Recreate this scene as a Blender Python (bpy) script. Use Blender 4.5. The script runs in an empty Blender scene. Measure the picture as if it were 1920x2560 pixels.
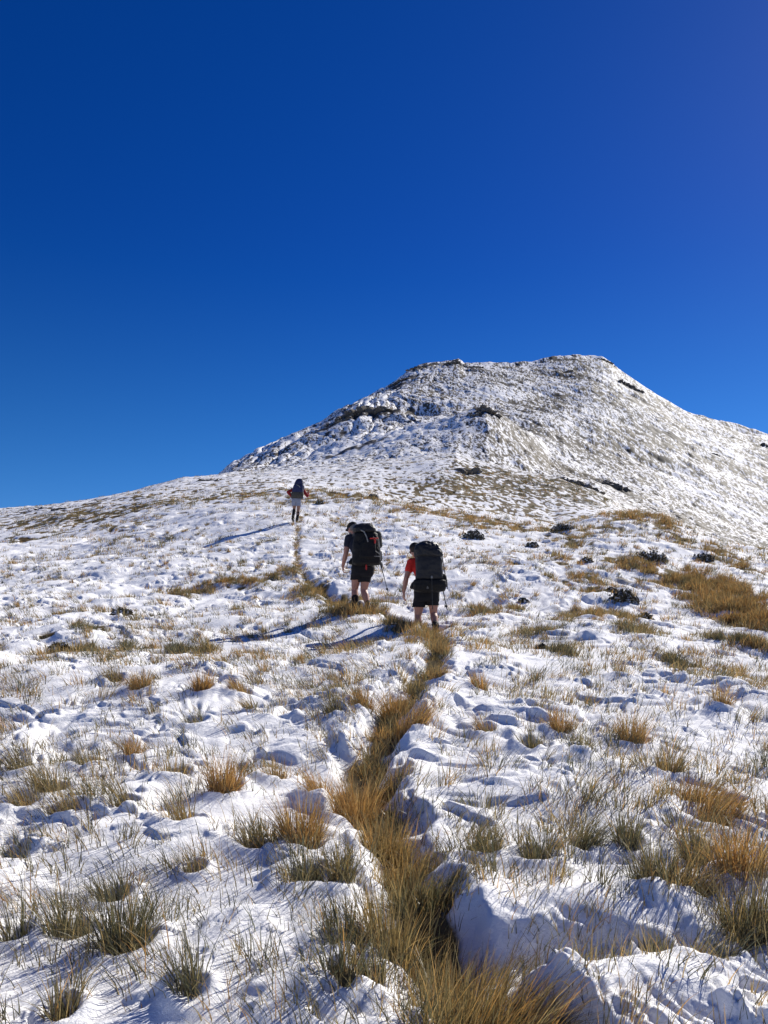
import bpy, bmesh, math, random
import numpy as np
from mathutils import Vector, Matrix
C = bpy.context.scene.collection
R = math.radians
# ------------------------------------------------------------------ camera, sky, sun, exposure
SCN = bpy.context.scene
CAM_H, PITCH, F, CX, CY = 1.55, R(8.0), 1923.0, 960.0, 1280.0
cd = bpy.data.cameras.new('camera'); cam = bpy.data.objects.new('camera', cd); C.objects.link(cam)
cam.location = (0, 0, CAM_H); cam.rotation_euler = (R(90) + PITCH, 0, 0)
cd.sensor_fit = 'VERTICAL'; cd.sensor_height = 24; cd.lens = 24 * F / 2560.0
cd.clip_start = 0.05; cd.clip_end = 6000
SCN.camera = cam
SCN.render.resolution_x = 768; SCN.render.resolution_y = 1024
SUN_AZ, SUN_EL = R(41), R(34)            # azimuth to the right of the view direction (+Y)
w = bpy.data.worlds.new("World"); SCN.world = w; w.use_nodes = True
nt = w.node_tree; bg = nt.nodes['Background']
sky = nt.nodes.new('ShaderNodeTexSky'); sky.sky_type = 'NISHITA'; sky.sun_disc = False
sky.sun_elevation = SUN_EL; sky.sun_rotation = SUN_AZ
sky.altitude = 2600; sky.air_density = 0.75; sky.dust_density = 0.25; sky.ozone_density = 6.0
hs = nt.nodes.new('ShaderNodeHueSaturation'); hs.inputs['Saturation'].default_value = 1.235; hs.inputs['Value'].default_value = 0.82
wc = nt.nodes.new('ShaderNodeTexCoord'); ws = nt.nodes.new('ShaderNodeSeparateXYZ'); nt.links.new(wc.outputs['Generated'], ws.inputs[0])
wm = nt.nodes.new('ShaderNodeMapRange'); wm.interpolation_type = 'SMOOTHSTEP'; wm.inputs[1].default_value = .12; wm.inputs[2].default_value = .5
wm.inputs[3].default_value = .503; wm.inputs[4].default_value = .5175; nt.links.new(ws.outputs[2], wm.inputs[0]); nt.links.new(wm.outputs[0], hs.inputs['Hue'])
wn = nt.nodes.new('ShaderNodeMapRange'); wn.inputs[1].default_value = .10; wn.inputs[2].default_value = .42; wn.inputs[3].default_value = 1.2; wn.inputs[4].default_value = 1.24
nt.links.new(ws.outputs[2], wn.inputs[0]); nt.links.new(wn.outputs[0], hs.inputs['Saturation'])
nt.links.new(sky.outputs[0], hs.inputs['Color']); nt.links.new(hs.outputs[0], bg.inputs['Color'])
bg.inputs['Strength'].default_value = 0.10
sl = bpy.data.lights.new('sun', 'SUN'); sun = bpy.data.objects.new('sun', sl); C.objects.link(sun)
sl.energy = 5.0; sl.angle = R(0.5); sl.color = (1.0, 0.95, 0.87)
sdir = Vector((math.sin(SUN_AZ) * math.cos(SUN_EL), math.cos(SUN_AZ) * math.cos(SUN_EL), math.sin(SUN_EL)))
sun.rotation_euler = sdir.to_track_quat('Z', 'Y').to_euler(); sun.location = (30, 30, 60)
SCN.view_settings.view_transform = 'Standard'; SCN.view_settings.look = 'None'
SCN.view_settings.gamma = 1; SCN.view_settings.exposure = 0.45
rng = np.random.default_rng(11); random.seed(5)

# ------------------------------------------------------------------ noise
_G = rng.uniform(0, 2 * np.pi, (256, 256)); _GX, _GY = np.cos(_G), np.sin(_G)
_JX = rng.uniform(0.12, .88, (256, 256)); _JY = rng.uniform(.12, .88, (256, 256)); _JH = rng.uniform(0, 1, (256, 256))
def perlin(x, y):
    ix = np.floor(x).astype(np.int64); iy = np.floor(y).astype(np.int64); fx = x - ix; fy = y - iy
    u = fx * fx * fx * (fx * (fx * 6 - 15) + 10); v = fy * fy * fy * (fy * (fy * 6 - 15) + 10)
    a0, a1, b0, b1 = ix & 255, (ix + 1) & 255, iy & 255, (iy + 1) & 255
    n = lambda a, b, dx, dy: _GX[a, b] * dx + _GY[a, b] * dy
    n0 = n(a0, b0, fx, fy) * (1 - u) + n(a1, b0, fx - 1, fy) * u
    n1 = n(a0, b1, fx, fy - 1) * (1 - u) + n(a1, b1, fx - 1, fy - 1) * u
    return 1.5 * (n0 * (1 - v) + n1 * v)
def fbm(x, y, o=3, g=.5):
    s = 0; a = 1.
    for i in range(o):
        s = s + a * perlin(x + 17.3 * i, y - 9.1 * i); x = x * 2.03; y = y * 2.03; a *= g
    return s
def worley(x, y):
    ix = np.floor(x).astype(np.int64); iy = np.floor(y).astype(np.int64)
    f1 = np.full(x.shape, 9.); hh = np.zeros(x.shape)
    for i in (-1, 0, 1):
        for j in (-1, 0, 1):
            a, b = (ix + i) & 255, (iy + j) & 255
            d = np.hypot(ix + i + _JX[a, b] - x, iy + j + _JY[a, b] - y)
            m = d < f1; f1 = np.where(m, d, f1); hh = np.where(m, _JH[a, b], hh)
    return f1, hh
def sst(e0, e1, x):
    t = np.clip((x - e0) / (e1 - e0), 0, 1); return t * t * (3 - 2 * t)

# ------------------------------------------------------------------ broad shape of the land
cp, sp = math.cos(PITCH), math.sin(PITCH)
def zof(px, py, yf):
    """height of a point seen in direction (px,py) at forward ground distance yf; also its lateral offset"""
    u = (px - CX) / F; v = (CY - py) / F
    fy = cp - v * sp; fz = sp + v * cp
    return CAM_H + yf * fz / fy, yf * u / fy
SKY = [(d[0] * 1.1573, d[1] * 1.1573) for d in [(-300, 1160), (0, 1150), (400, 1088), (450, 1050), (480, 1022), (500, 1006), (530, 988), (560, 973), (620, 948), (690, 914),
    (730, 886), (770, 870), (810, 853), (850, 829), (880, 801), (905, 785), (930, 780), (960, 777), (990, 774), (1003, 784), (1060, 785),
    (1100, 787), (1150, 783), (1190, 772), (1230, 766), (1280, 766), (1300, 770), (1320, 782), (1340, 800), (1380, 829), (1420, 855), (1460, 876),
    (1500, 893), (1550, 911), (1600, 925), (1659, 937), (2100, 1010)]]
CUR = [  # each: image-height polyline and forward-distance polyline over image x
 ([(0, 2560)], [(0, 2.67)]),
 ([(0, 1984)], [(0, 5.0)]),
 ([(0, 1690), (960, 1672), (1920, 1678)], [(0, 9.3)]),
 ([(0, 1580), (960, 1580), (1920, 1563)], [(0, 13), (960, 12.8), (1920, 13.5)]),
 ([(0, 1520), (500, 1527), (900, 1530), (1300, 1505), (1920, 1500)], [(0, 16.5), (500, 15.5), (900, 14.3), (1300, 16), (1920, 16)]),
 ([(0, 1440), (900, 1440), (1300, 1420), (1600, 1422), (1920, 1455)], [(0, 23), (500, 20), (900, 18.7), (1300, 20), (1920, 19)]),
 ([(0, 1350), (400, 1336), (585, 1322), (745, 1306), (1000, 1312), (1300, 1350), (1600, 1345), (1920, 1428)], [(0, 42), (400, 33.5), (585, 30.2), (745, 30.6), (1000, 30), (1300, 27), (1600, 26), (1920, 21.5)]),
 ([(0, 1302), (400, 1252), (745, 1234), (900, 1234), (1007, 1253), (1157, 1276), (1307, 1302), (1388, 1319), (1481, 1294), (1585, 1279), (1654, 1290), (1712, 1317), (1805, 1358), (1920, 1385)],
  [(0, 60), (400, 52), (745, 44), (900, 42), (1200, 37), (1500, 36), (1700, 32), (1920, 28)]),
 ([(0, 1284), (400, 1224), (560, 1215), (700, 1216), (745, 1223), (900, 1236), (1007, 1262), (1157, 1290), (1307, 1318), (1388, 1332), (1481, 1312), (1585, 1302), (1654, 1316), (1712, 1342), (1920, 1445)],
  [(0, 75), (400, 75), (745, 60), (1100, 55), (1920, 48)]),
 ([(-200, 1280), (0, 1272), (100, 1268), (200, 1260), (300, 1240), (400, 1213), (460, 1198), (520, 1192), (560, 1186), (650, 1180), (850, 1163), (1000, 1147), (1090, 1135), (1140, 1135), (1180, 1150), (1300, 1180), (1400, 1200), (1500, 1237), (1560, 1268), (1700, 1325), (1920, 1410)],
  [(0, 92), (560, 112), (850, 110), (1100, 100), (1500, 90), (1920, 80)]),
 ([(0, 1300), (400, 1250), (520, 1215), (560, 1196), (700, 1176), (850, 1168), (1000, 1155), (1090, 1146), (1140, 1146), (1180, 1158), (1300, 1184), (1400, 1203), (1500, 1225), (1600, 1262), (1700, 1295), (1920, 1372)], [(0, 150)]),
 ([(0, 1320), (450, 1280), (540, 1215), (590, 1181), (700, 1165), (806, 1146), (900, 1118), (1000, 1086), (1100, 1060), (1180, 1035), (1215, 1025), (1250, 1042), (1300, 1076), (1350, 1118), (1375, 1142), (1450, 1170), (1600, 1215), (1920, 1318)], [(0, 215)]),
 ([(0, 1330), (450, 1280), (540, 1212), (580, 1176), (700, 1135), (806, 1105), (900, 1082), (1000, 1068), (1100, 1062), (1180, 1064), (1215, 1066), (1250, 1070), (1300, 1080), (1350, 1086), (1450, 1122), (1600, 1165), (1920, 1255)], [(0, 262)]),
 ([(0, 1340), (450, 1280), (530, 1210), (570, 1165), (700, 1095), (806, 1048), (900, 1003), (1000, 985), (1100, 980), (1215, 970), (1350, 985), (1480, 985), (1600, 1030), (1750, 1100), (1920, 1160)], [(0, 290), (560, 310), (1050, 370), (1480, 400), (1920, 350)]),
 (SKY, [(0, 330), (560, 345), (800, 410), (1050, 530), (1480, 580), (1920, 450)]),
]
def curve_cols(az):
    """knots (r, z) of every curve for an array of azimuths"""
    ta = np.tan(np.clip(az, -R(44), R(44)))
    rs, zs = [], []
    one = np.ones_like(az); sec = 1 / np.cos(np.clip(az, -R(44), R(44)))
    for r0, z0 in ((.05, 0.), (1.2, .12)):
        rs.append(one * r0); zs.append(one * z0)
    for yp, rp in CUR:
        yx, yy = zip(*yp); rx, ry = zip(*rp)
        px = CX + F * ta * cp
        for _ in range(5):
            py = np.interp(px, yx, yy); v = (CY - py) / F
            px = CX + F * ta * (cp - v * sp)
        yf = np.interp(px, rx, ry)
        z, _ = zof(px, np.interp(px, yx, yy), yf)
        rs.append(yf * sec); zs.append(z)
    rt, zt = rs[-1], zs[-1]; rw, zw = rs[-2], zs[-2]
    rs.insert(-1, rt * .975); zs.insert(-1, zw + (zt - zw) * (rt * .975 - rw) / (rt - rw) + .0 * rt)
    rs.append(rt * 1.12); zs.append(zt - 16); rs.append(rt * 1.6); zs.append(zt * .45)
    rs.append(one * 4000); zs.append(one * -120)
    rs, zs = np.array(rs), np.array(zs)
    # behind the camera: blend to a plain gentle slope so both sides meet
    k = sst(R(60), R(120), np.abs(az)); rs_m = rs.mean(1)[:, None]
    zb = np.minimum(rs_m * .02, 8)
    return rs * (1 - k) + rs_m * k, zs * (1 - k) + zb * k
def pchip(xk, yk, x):
    h = np.diff(xk); d = np.diff(yk) / h; m = np.zeros_like(yk)
    w1 = 2 * h[1:] + h[:-1]; w2 = h[1:] + 2 * h[:-1]
    ok = d[1:] * d[:-1] > 0
    with np.errstate(all='ignore'):
        hm = (w1 + w2) / (w1 / d[:-1] + w2 / d[1:])
    m[1:-1] = np.where(ok, hm, 0); m[0] = d[0]; m[-1] = d[-1]
    i = np.clip(np.searchsorted(xk, x) - 1, 0, len(xk) - 2)
    t = np.clip((x - xk[i]) / h[i], 0, 1); t2, t3 = t * t, t * t * t
    return (2 * t3 - 3 * t2 + 1) * yk[i] + (t3 - 2 * t2 + t) * h[i] * m[i] + (-2 * t3 + 3 * t2) * yk[i + 1] + (t3 - t2) * h[i] * m[i + 1]
AZ_T = np.unique(np.concatenate([np.linspace(-R(42), R(42), 900), np.linspace(-np.pi, np.pi, 240)]))
LR_T = np.linspace(math.log(.3), math.log(4000), 1100)
_rs, _zs = curve_cols(AZ_T)
TAB = np.array([pchip(_rs[:, i], _zs[:, i], np.exp(LR_T)) for i in range(len(AZ_T))])
def base_z(x, y):
    az = np.arctan2(x, y); lr = np.log(np.maximum(np.hypot(x, y), .3))
    i = np.clip(np.searchsorted(AZ_T, az) - 1, 0, len(AZ_T) - 2); fi = np.clip((az - AZ_T[i]) / (AZ_T[i + 1] - AZ_T[i]), 0, 1)
    g = np.clip((lr - LR_T[0]) / (LR_T[1] - LR_T[0]), 0, len(LR_T) - 1.001); j = g.astype(int); fj = g - j
    return (TAB[i, j] * (1 - fj) + TAB[i, j + 1] * fj) * (1 - fi) + (TAB[i + 1, j] * (1 - fj) + TAB[i + 1, j + 1] * fj) * fi
RAYR = np.exp(np.linspace(math.log(1.5), math.log(600), 3000))
def at(px, py, rmin=1.5, rmax=600):
    """the point of the land seen at photograph position (px,py)"""
    u = (px - CX) / F; v = (CY - py) / F; fy = cp - v * sp; fz = sp + v * cp; n = math.hypot(u, fy)
    r = RAYR[(RAYR >= rmin) & (RAYR <= rmax)]
    x = r * u / n; y = r * fy / n; d = CAM_H + r * fz / n - base_z(x, y)
    k = np.where(d <= 0)[0]; k = k[0] if len(k) else int(np.argmin(d))
    return float(x[k]), float(y[k])

# ------------------------------------------------------------------ path furrow, tussocks and bare patches
PATH = [at(*p) for p in [(1330, 2700), (1190, 2560), (1120, 2450), (1040, 2330), (1010, 2230), (985, 2120), (925, 2010), (905, 1940), (945, 1860), (985, 1790), (1040, 1730),
        (1085, 1680), (1098, 1630), (1082, 1590), (1050, 1565), (985, 1545), (920, 1528), (850, 1500), (790, 1462), (752, 1420), (740, 1380), (742, 1340), (745, 1312), (752, 1296), (775, 1285)]]
PW = [.20, .18, .13, .11, .10, .13, .16, .20, .14, .18, .13, .13, .13, .12, .12, .12, .14, .10, .08, .06, .05, .05, .05, .05, .04]
PA = np.array(PATH)
def path_d(x, y):
    """distance from the path's middle minus its half width"""
    out = np.full(x.shape, 9.)
    m = (y > -1) & (y < 36) & (x > -6) & (x < 4.5); xx, yy = x[m], y[m]
    best = np.full(xx.shape, 9.)
    for i in range(len(PA) - 1):
        a, b = PA[i], PA[i + 1]; ab = b - a; L = ab @ ab
        t = np.clip(((xx - a[0]) * ab[0] + (yy - a[1]) * ab[1]) / L, 0, 1)
        d = np.hypot(xx - a[0] - t * ab[0], yy - a[1] - t * ab[1]) - (PW[i] * (1 - t) + PW[i + 1] * t)
        best = np.minimum(best, d)
    out[m] = best; return out
# tussocks: photo position of the foot, height m, spread m, colour (0 olive .. 1 golden), blades, lean, label
T = [
 (754, 2130, .44, .20, .75, 420, -.05, 'big golden tussock left of the path, rising behind the snow bank with pointed tip'),
 (645, 2130, .30, .17, .25, 240, -.2, 'dark olive tussock in a hollow just left of the big golden one'),
 (985, 1800, .38, .20, .85, 330, .0, 'upright rusty tussock on the path above the flat snow block'),
 (1030, 1850, .36, .26, .8, 420, .25, 'wide brown tussock at the bend where the path swings right'),
 (907, 1800, .30, .18, .75, 240, -.1, 'golden tussock on the left bank beside the rusty upright one'),
 (836, 1812, .26, .14, .2, 150, -.3, 'dark thin tussock at the left end of the path bend row'),
 (885, 2030, .42, .24, .95, 460, -.05, 'bright orange brown tussock filling the left side of the path'),
 (800, 1995, .26, .15, .85, 200, -.3, 'low golden tussock leaning left beside the bright orange brown one'),
 (965, 2120, .42, .22, .6, 420, .0, 'tall straw and green tussock in the middle of the path'),
 (1015, 2190, .34, .20, .55, 330, .1, 'straw tussock in the path above the small snow lump'),
 (990, 1960, .30, .18, .6, 260, .1, 'dark brown tussock in the shaded path between the snow banks'),
 (965, 2390, .46, .22, .4, 460, -.05, 'large green and straw tussock standing in the lower path'),
 (1030, 2260, .30, .18, .35, 260, .1, 'olive tussock beside the dark hole in the right snow bank'),
 (758, 2250, .30, .16, .1, 150, -.15, 'dark green spiky tussock on the left bank below the big golden one'),
 (853, 2250, .28, .16, .3, 190, .0, 'sparse spiky tussock between the left bank and the small snow lump'),
 (1110, 2270, .26, .20, .15, 240, .35, 'dark drooping tussock in the black hole under the right snow bank'),
 (1210, 2175, .28, .15, .15, 140, .1, 'green spiky tussock on top of the right snow bank above the smooth drift'),
 (1201, 1760, .30, .13, .85, 170, -.1, 'golden tussock right of the path on the smooth upper bank'),
 (1215, 1860, .24, .12, .7, 100, -.4, 'thin straw tussock leaning left on the right bank'),
 (659, 1706, .26, .07, .8, 80, .0, 'narrow upright golden tussock alone on the snow left of the shadows'),
 (853, 2410, .28, .14, .05, 110, -.2, 'grey green sprig of grass on the rounded left snow bank'),
 (853, 2530, .26, .14, .1, 110, .1, 'grey green sprig near the bottom edge left of the path'),
 (925, 2500, .24, .12, .1, 90, -.1, 'thin dark sprig on the last left bank by the path'),
 (1150, 2600, .42, .26, .45, 560, .15, 'huge straw and green tussock at the bottom edge of the path'),
 (1250, 2600, .44, .28, .6, 600, .5, 'huge brown tussock swept to the right at the bottom edge'),
 (1093, 2450, .30, .16, .45, 260, .2, 'straw tussock between the two huge ones and the lower path'),
 (1100, 1660, .28, .14, .7, 220, .05, 'golden tussock in the path just below the hiker in red'),
 (1094, 1718, .28, .16, .65, 240, .2, 'second golden tussock in the path below the hiker in red'),
 (559, 1990, .36, .17, .9, 330, .0, 'bright golden tussock on open snow left of the path'),
 (124, 1985, .34, .17, .35, 240, -.3, 'olive tussock leaning left near the left edge'),
 (55, 1930, .34, .15, .35, 150, -.4, 'grey green tussock swept left at the left edge of the snow'),
 (60, 2020, .26, .16, .45, 170, -.4, 'straw green low tussock below the olive leaning one at the left edge'),
 (334, 1895, .22, .14, .85, 170, .1, 'small rusty tussock in a hollow left of the slope'),
 (224, 1915, .24, .15, .2, 110, -.3, 'dark flattened tussock left of the small rusty one'),
 (687, 1950, .24, .15, .65, 150, -.1, 'low straw tussock right of the bright golden one on open snow'),
 (435, 1948, .22, .16, .5, 130, -.1, 'low mixed tussock left of the bright golden one on open snow'),
 (348, 1765, .28, .17, .75, 260, -.1, 'golden tussock, first of the row of three on the left slope'),
 (505, 1765, .30, .15, .85, 270, .0, 'golden tussock, middle of the row of three on the left slope'),
 (600, 1760, .24, .17, .7, 220, -.35, 'leaning golden tussock, right end of the row of three'),
 (284, 1745, .24, .15, .4, 160, -.3, 'grey straw tussock just left of the row of three golden ones'),
 (486, 1825, .18, .16, .2, 110, -.4, 'flattened grey tussock below the row of three golden ones'),
 (625, 1800, .26, .06, .6, 70, -.7, 'narrow tussock bent far to the left below the leaning golden one'),
 (156, 2050, .24, .16, .4, 140, -.5, 'flattened straw tussock below the left edge cluster'),
 (303, 2040, .26, .14, .35, 110, -.45, 'thin grey straw tussock on the snow crest at the left'),
 (449, 2085, .26, .14, .5, 140, -.35, 'straw tussock with dark tips below the bright golden one'),
 (40, 2150, .26, .12, .05, 90, -.5, 'dark spiky sprig pointing left by the left edge'),
 (285, 2240, .24, .13, .15, 130, -.4, 'green grey tussock pressed flat on the lower left snow'),
 (486, 2195, .24, .09, .4, 80, -.2, 'small tussock in a dark hole on the lower left snow'),
 (165, 2345, .30, .18, .2, 190, -.1, 'spiky green tussock at the lower left beside the largest dark one'),
 (310, 2385, .38, .19, .15, 330, -.05, 'largest dark green spiky tussock on the lower left snow'),
 (151, 2570, .28, .10, .3, 80, .0, 'small tussock in the bottom left corner'),
 (470, 2530, .36, .10, .05, 90, -.25, 'tall thin dark sprig on the bottom left snow'),
 (37, 2350, .30, .12, .1, 90, -.3, 'dark sprig cut by the left edge above the bottom corner'),
 (1582, 1890, .36, .17, .7, 320, .1, 'tall golden tussock at the top of the diagonal grass strip on the right'),
 (1760, 2050, .24, .28, .8, 420, .4, 'wide rusty tussock draped down the right hand snow edge'),
 (1800, 2100, .24, .22, .75, 380, .5, 'lowest rusty tussock of the draped strip on the right'),
 (1677, 1965, .26, .16, .5, 220, .2, 'olive tussock in the middle of the diagonal grass strip on the right'),
 (1400, 1860, .28, .15, .85, 230, .0, 'golden tussock on the right slope above the snow shelf'),
 (1330, 1895, .28, .15, .2, 150, -.1, 'green sprig left of the golden tussock on the right slope'),
 (1455, 1920, .26, .13, .2, 120, .0, 'dark green sprig below the golden tussock on the right slope'),
 (1808, 1815, .28, .13, .7, 170, .1, 'golden tussock with a blue shadow beside it at the upper right'),
 (1220, 2190, .26, .12, .2, 120, -.2, 'spiky sprig at the left edge of the smooth right drift'),
 (1343, 2200, .28, .15, .15, 170, -.1, 'dark spiky tussock at the middle of the smooth right drift edge'),
 (1460, 2160, .28, .17, .1, 180, .5, 'green tussock bending right above the smooth drift'),
 (1569, 2165, .30, .13, .15, 150, .05, 'upright dark tussock right of the bending green one'),
 (1742, 2190, .34, .15, .3, 200, .0, 'tall dark tussock near the right edge above the grass bank'),
 (1634, 2270, .30, .18, .15, 200, -.1, 'green tussock on the long snow ledge at the lower right'),
 (1725, 2285, .26, .20, .55, 240, .3, 'straw tussock at the right end of the long snow ledge'),
 (1855, 2260, .34, .22, .8, 360, .1, 'rusty tussock on the right edge above the dark one'),
 (1885, 2390, .36, .24, .3, 380, .1, 'big dark olive tussock on the right edge above the last mound'),
 (1640, 2400, .22, .10, .2, 90, .0, 'short sprig in the hollow behind the big foreground mound'),
 (1775, 2450, .28, .16, .1, 90, .5, 'bending dark sprig right of the big foreground mound'),
 (1105, 1700, .2, .1, .8, 90, .1, ''),
]
T = [t for t in T if t[7]]
TU = []
T = [(a, b, h * (.76 if b > 2150 and abs(a - 1000) > 300 else .68 if b < 2560 and abs(a - 880) < 40 and b > 2350 else .66 if 2100 < b < 2500 else .80), s * (.72 if b > 2150 and abs(a - 1000) > 300 else .82), min(g + .1, 1), n, ln, lab) for (a, b, h, s, g, n, ln, lab) in T]
for (px, py, h, s, g, n, ln, lab) in T:
    x, y = at(px, py); TU.append((x, y, s))
TUA = np.array(TU)
# patches of grass on the slopes farther up: photo x, y, half width, half height, tufts, colour
PT = [(1830, 1500, 85, 50, 330, .95), (1885, 1560, 50, 55, 260, .95), (1780, 1455, 60, 22, 120, .93), (1800, 1385, 70, 16, 90, .85), (1895, 1630, 30, 40, 90, .9), (1600, 1435, 70, 28, 90, .85), (1700, 1445, 60, 28, 80, .8), (1760, 1470, 40, 30, 60, .85),
 (1520, 1290, 60, 9, 80, .95), (1600, 1296, 60, 9, 90, .95), (1660, 1315, 50, 10, 50, .9), (840, 1242, 90, 10, 90, .85), (760, 1232, 40, 8, 40, .8), (930, 1252, 60, 8, 50, .8),
 (1050, 1276, 70, 12, 80, .95), (1150, 1293, 70, 14, 90, .95), (1260, 1312, 80, 12, 90, .9), (1350, 1330, 60, 10, 50, .85), (1180, 1318, 60, 10, 50, .85),
 (480, 1474, 50, 9, 50, .8), (590, 1455, 80, 10, 70, .85), (700, 1432, 50, 14, 50, .85), (780, 1472, 40, 18, 50, .85), (900, 1506, 60, 14, 60, .7), (830, 1495, 50, 14, 40, .8),
 (1070, 1600, 30, 18, 40, .7), (1456, 1470, 60, 22, 70, .85), (1400, 1420, 50, 14, 30, .8), (1470, 1545, 60, 18, 60, .8), (1550, 1545, 30, 14, 30, .7), (1270, 1425, 50, 12, 40, .8),
 (1210, 1540, 45, 14, 40, .9), (1280, 1515, 20, 16, 30, .8), (1150, 1510, 30, 10, 20, .7), (1560, 1415, 50, 18, 40, .8), (1410, 1355, 60, 14, 40, .85), (1500, 1340, 60, 14, 40, .8),
 (300, 1282, 160, 10, 120, .65), (520, 1245, 120, 7, 110, .7), (120, 1300, 120, 12, 110, .6), (650, 1232, 70, 5, 60, .75), (310, 1320, 90, 10, 60, .65), (100, 1340, 80, 10, 40, .55),
 (430, 1350, 14, 8, 12, .4), (300, 1360, 16, 8, 12, .4), (600, 1405, 16, 7, 10, .4), (665, 1355, 14, 7, 10, .4), (330, 1575, 60, 12, 40, .45), (230, 1590, 60, 12, 30, .35), (120, 1610, 40, 12, 18, .6),
 (620, 1530, 30, 10, 22, .7), (450, 1630, 25, 10, 20, .35), (510, 1640, 20, 10, 16, .75), (340, 1620, 30, 10, 20, .3), (215, 1650, 16, 9, 16, .6), (1690, 1350, 50, 14, 40, .75), (1850, 1420, 60, 16, 50, .8),
 (1810, 1400, 30, 14, 30, .75), (1060, 1410, 30, 10, 16, .8), (1410, 1660, 20, 14, 14, .4), (1690, 1680, 24, 12, 16, .4), (1580, 1600, 50, 10, 30, .6), (1360, 1600, 40, 10, 20, .5), (1850, 1620, 60, 14, 60, .5),
 (905, 1532, 55, 10, 60, .75), (850, 1540, 40, 10, 34, .6), (1060, 1612, 45, 10, 44, .65), (1000, 1590, 40, 10, 24, .6), (1280, 1205, 180, 26, 500, .6), (1130, 1215, 80, 20, 160, .7), (1450, 1225, 120, 20, 200, .6)]
PTW = []
for (px, py, hw, hh, n, g) in PT:
    x, y = at(px, py, 6, 100); dd = y / F
    x2, y2 = at(px, py - hh, 6, 110); x3, y3 = at(px, py + hh, 6, 110)
    PTW.append((x, y, hw * dd, max(.3, min(abs(y2 - y3) * .5, 9)), n, g))

STAND = []
LANES = []
for (a, b, c, d) in ((1010, 1570, 765, 1650), (860, 1530, 545, 1615), (728, 1309, 585, 1332)):
    _p, _q = at(a, b), at(c, d); LANES.append((*_p, *_q))
CRAG = []
FARB = []
for (a, b, sx, sy, am) in ((1100, 1060, 12, 40, .08), (1000, 1000, 8, 30, .1), (1110, 925, 12, 30, .22), (1280, 1085, 14, 30, .15), (1230, 930, 25, 60, .12), (1330, 860, 40, 60, .15), (1050, 940, 10, 20, .15), (900, 800, 20, 40, .15), (1000, 820, 40, 40, .05), (650, 1000, 40, 60, -.15), (850, 980, 30, 60, -.15)):
    _x, _y = at(a * 1.1573, b * 1.1573, 60); FARB.append((_x, _y, sx, sy, am))
BUMP = []
for (a, b, rx, ry, h, c_) in ((1330, 2260, .55, .42, .10, .8), (1640, 2500, .26, .22, .17, .9), (1430, 2420, .55, .2, -.06, .9), (1640, 2330, .8, .2, .05, .5), (700, 2400, .45, .35, .05, .7), (150, 2480, .4, .3, .05, .8), (560, 2300, .3, .3, .04, .6),
        (1800, 1900, 1.0, 1.0, .04, .8), (1350, 1660, 1.2, 1.2, .03, .6), (350, 1800, .8, .7, .05, .5), (100, 1760, 1, .6, .05, .6), (450, 2130, .4, .4, .05, .4), (790, 1880, .35, .3, .06, .3), (1150, 1365, 1.6, 1.2, .10, .9), (1440, 1990, .5, .5, .05, .4), (930, 1585, 1.1, .8, .13, .6), (690, 1550, 1.6, .9, .14, .5), (690, 1310, 1.8, 2.2, .15, .5)):
    _x, _y = at(a, b); BUMP.append((_x, _y, rx, ry, h, c_))
ZONE = []
for (a, b, sx, sy, am) in ((1250, 1215, 14, 22, .12), (1450, 1225, 12, 22, .25), (1060, 1190, 10, 16, .35), (1700, 1330, 10, 20, .5), (300, 1262, 22, 12, .3), (80, 1282, 12, 10, .3), (1330, 1290, 6, 4, .5), (1120, 1255, 6, 6, .4)):
    _x, _y = at(a, b, 20); ZONE.append((_x, _y, sx, sy, am))
DENT = []
for (a, b, sx, sy, dp) in ((1310, 1040, 5, 12, 3.0), (900, 880, 9, 22, 5.0), (830, 900, 6, 14, 3.0), (980, 1000, 6, 14, 1.6), (1215, 812, 9, 14, 1.6), (1130, 840, 12, 22, 1.6), (1365, 850, 6, 12, 2.5)):
    _x, _y = at(a * 1.1573, b * 1.1573, 60); DENT.append((_x, _y, sx, sy, dp))
for (a, b, W, Dp, rt) in ((985, 786, 17, 7, 0), (1030, 797, 9, 5, 0), (905, 795, 16, 7, .3), (862, 830, 14, 6, .4), (790, 888, 30, 9, .1), (752, 880, 8, 4, 0), (735, 908, 14, 6, .3), (700, 925, 12, 5, .4), (1046, 893, 8, 4, 0),
        (1310, 783, 17, 6, -.4), (1362, 838, 19, 8, -.4), (1228, 801, 7, 4, 0), (1330, 1058, 6, 8, .3), (1262, 1082, 4, 3, 0), (1235, 1048, 6, 2, 0), (1545, 982, 4, 3, 0), (1655, 965, 7, 4, 0), (1400, 870, 22, 5, -.5), (1440, 895, 20, 4, -.5), (940, 840, 6, 3, 0), (1200, 800, 8, 5, .6), (1010, 1018, 2.5, 1.6, 0)):
    _x, _y = at(a * 1.1573, b * 1.1573, 60); CRAG.append((_x, _y, W * .55, Dp, math.cos(rt), math.sin(rt)))
for (px, py, yf, k0, k1_) in ((1064.6, 1611, 12.8, .18, .5), (905, 1540, 14.2, .18, .5), (740.5, 1307.5, 30.6, .15, .6)):
    _z, _x = zof(px, py, yf); STAND.append((_x, yf, _z, k0, k1_))
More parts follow.
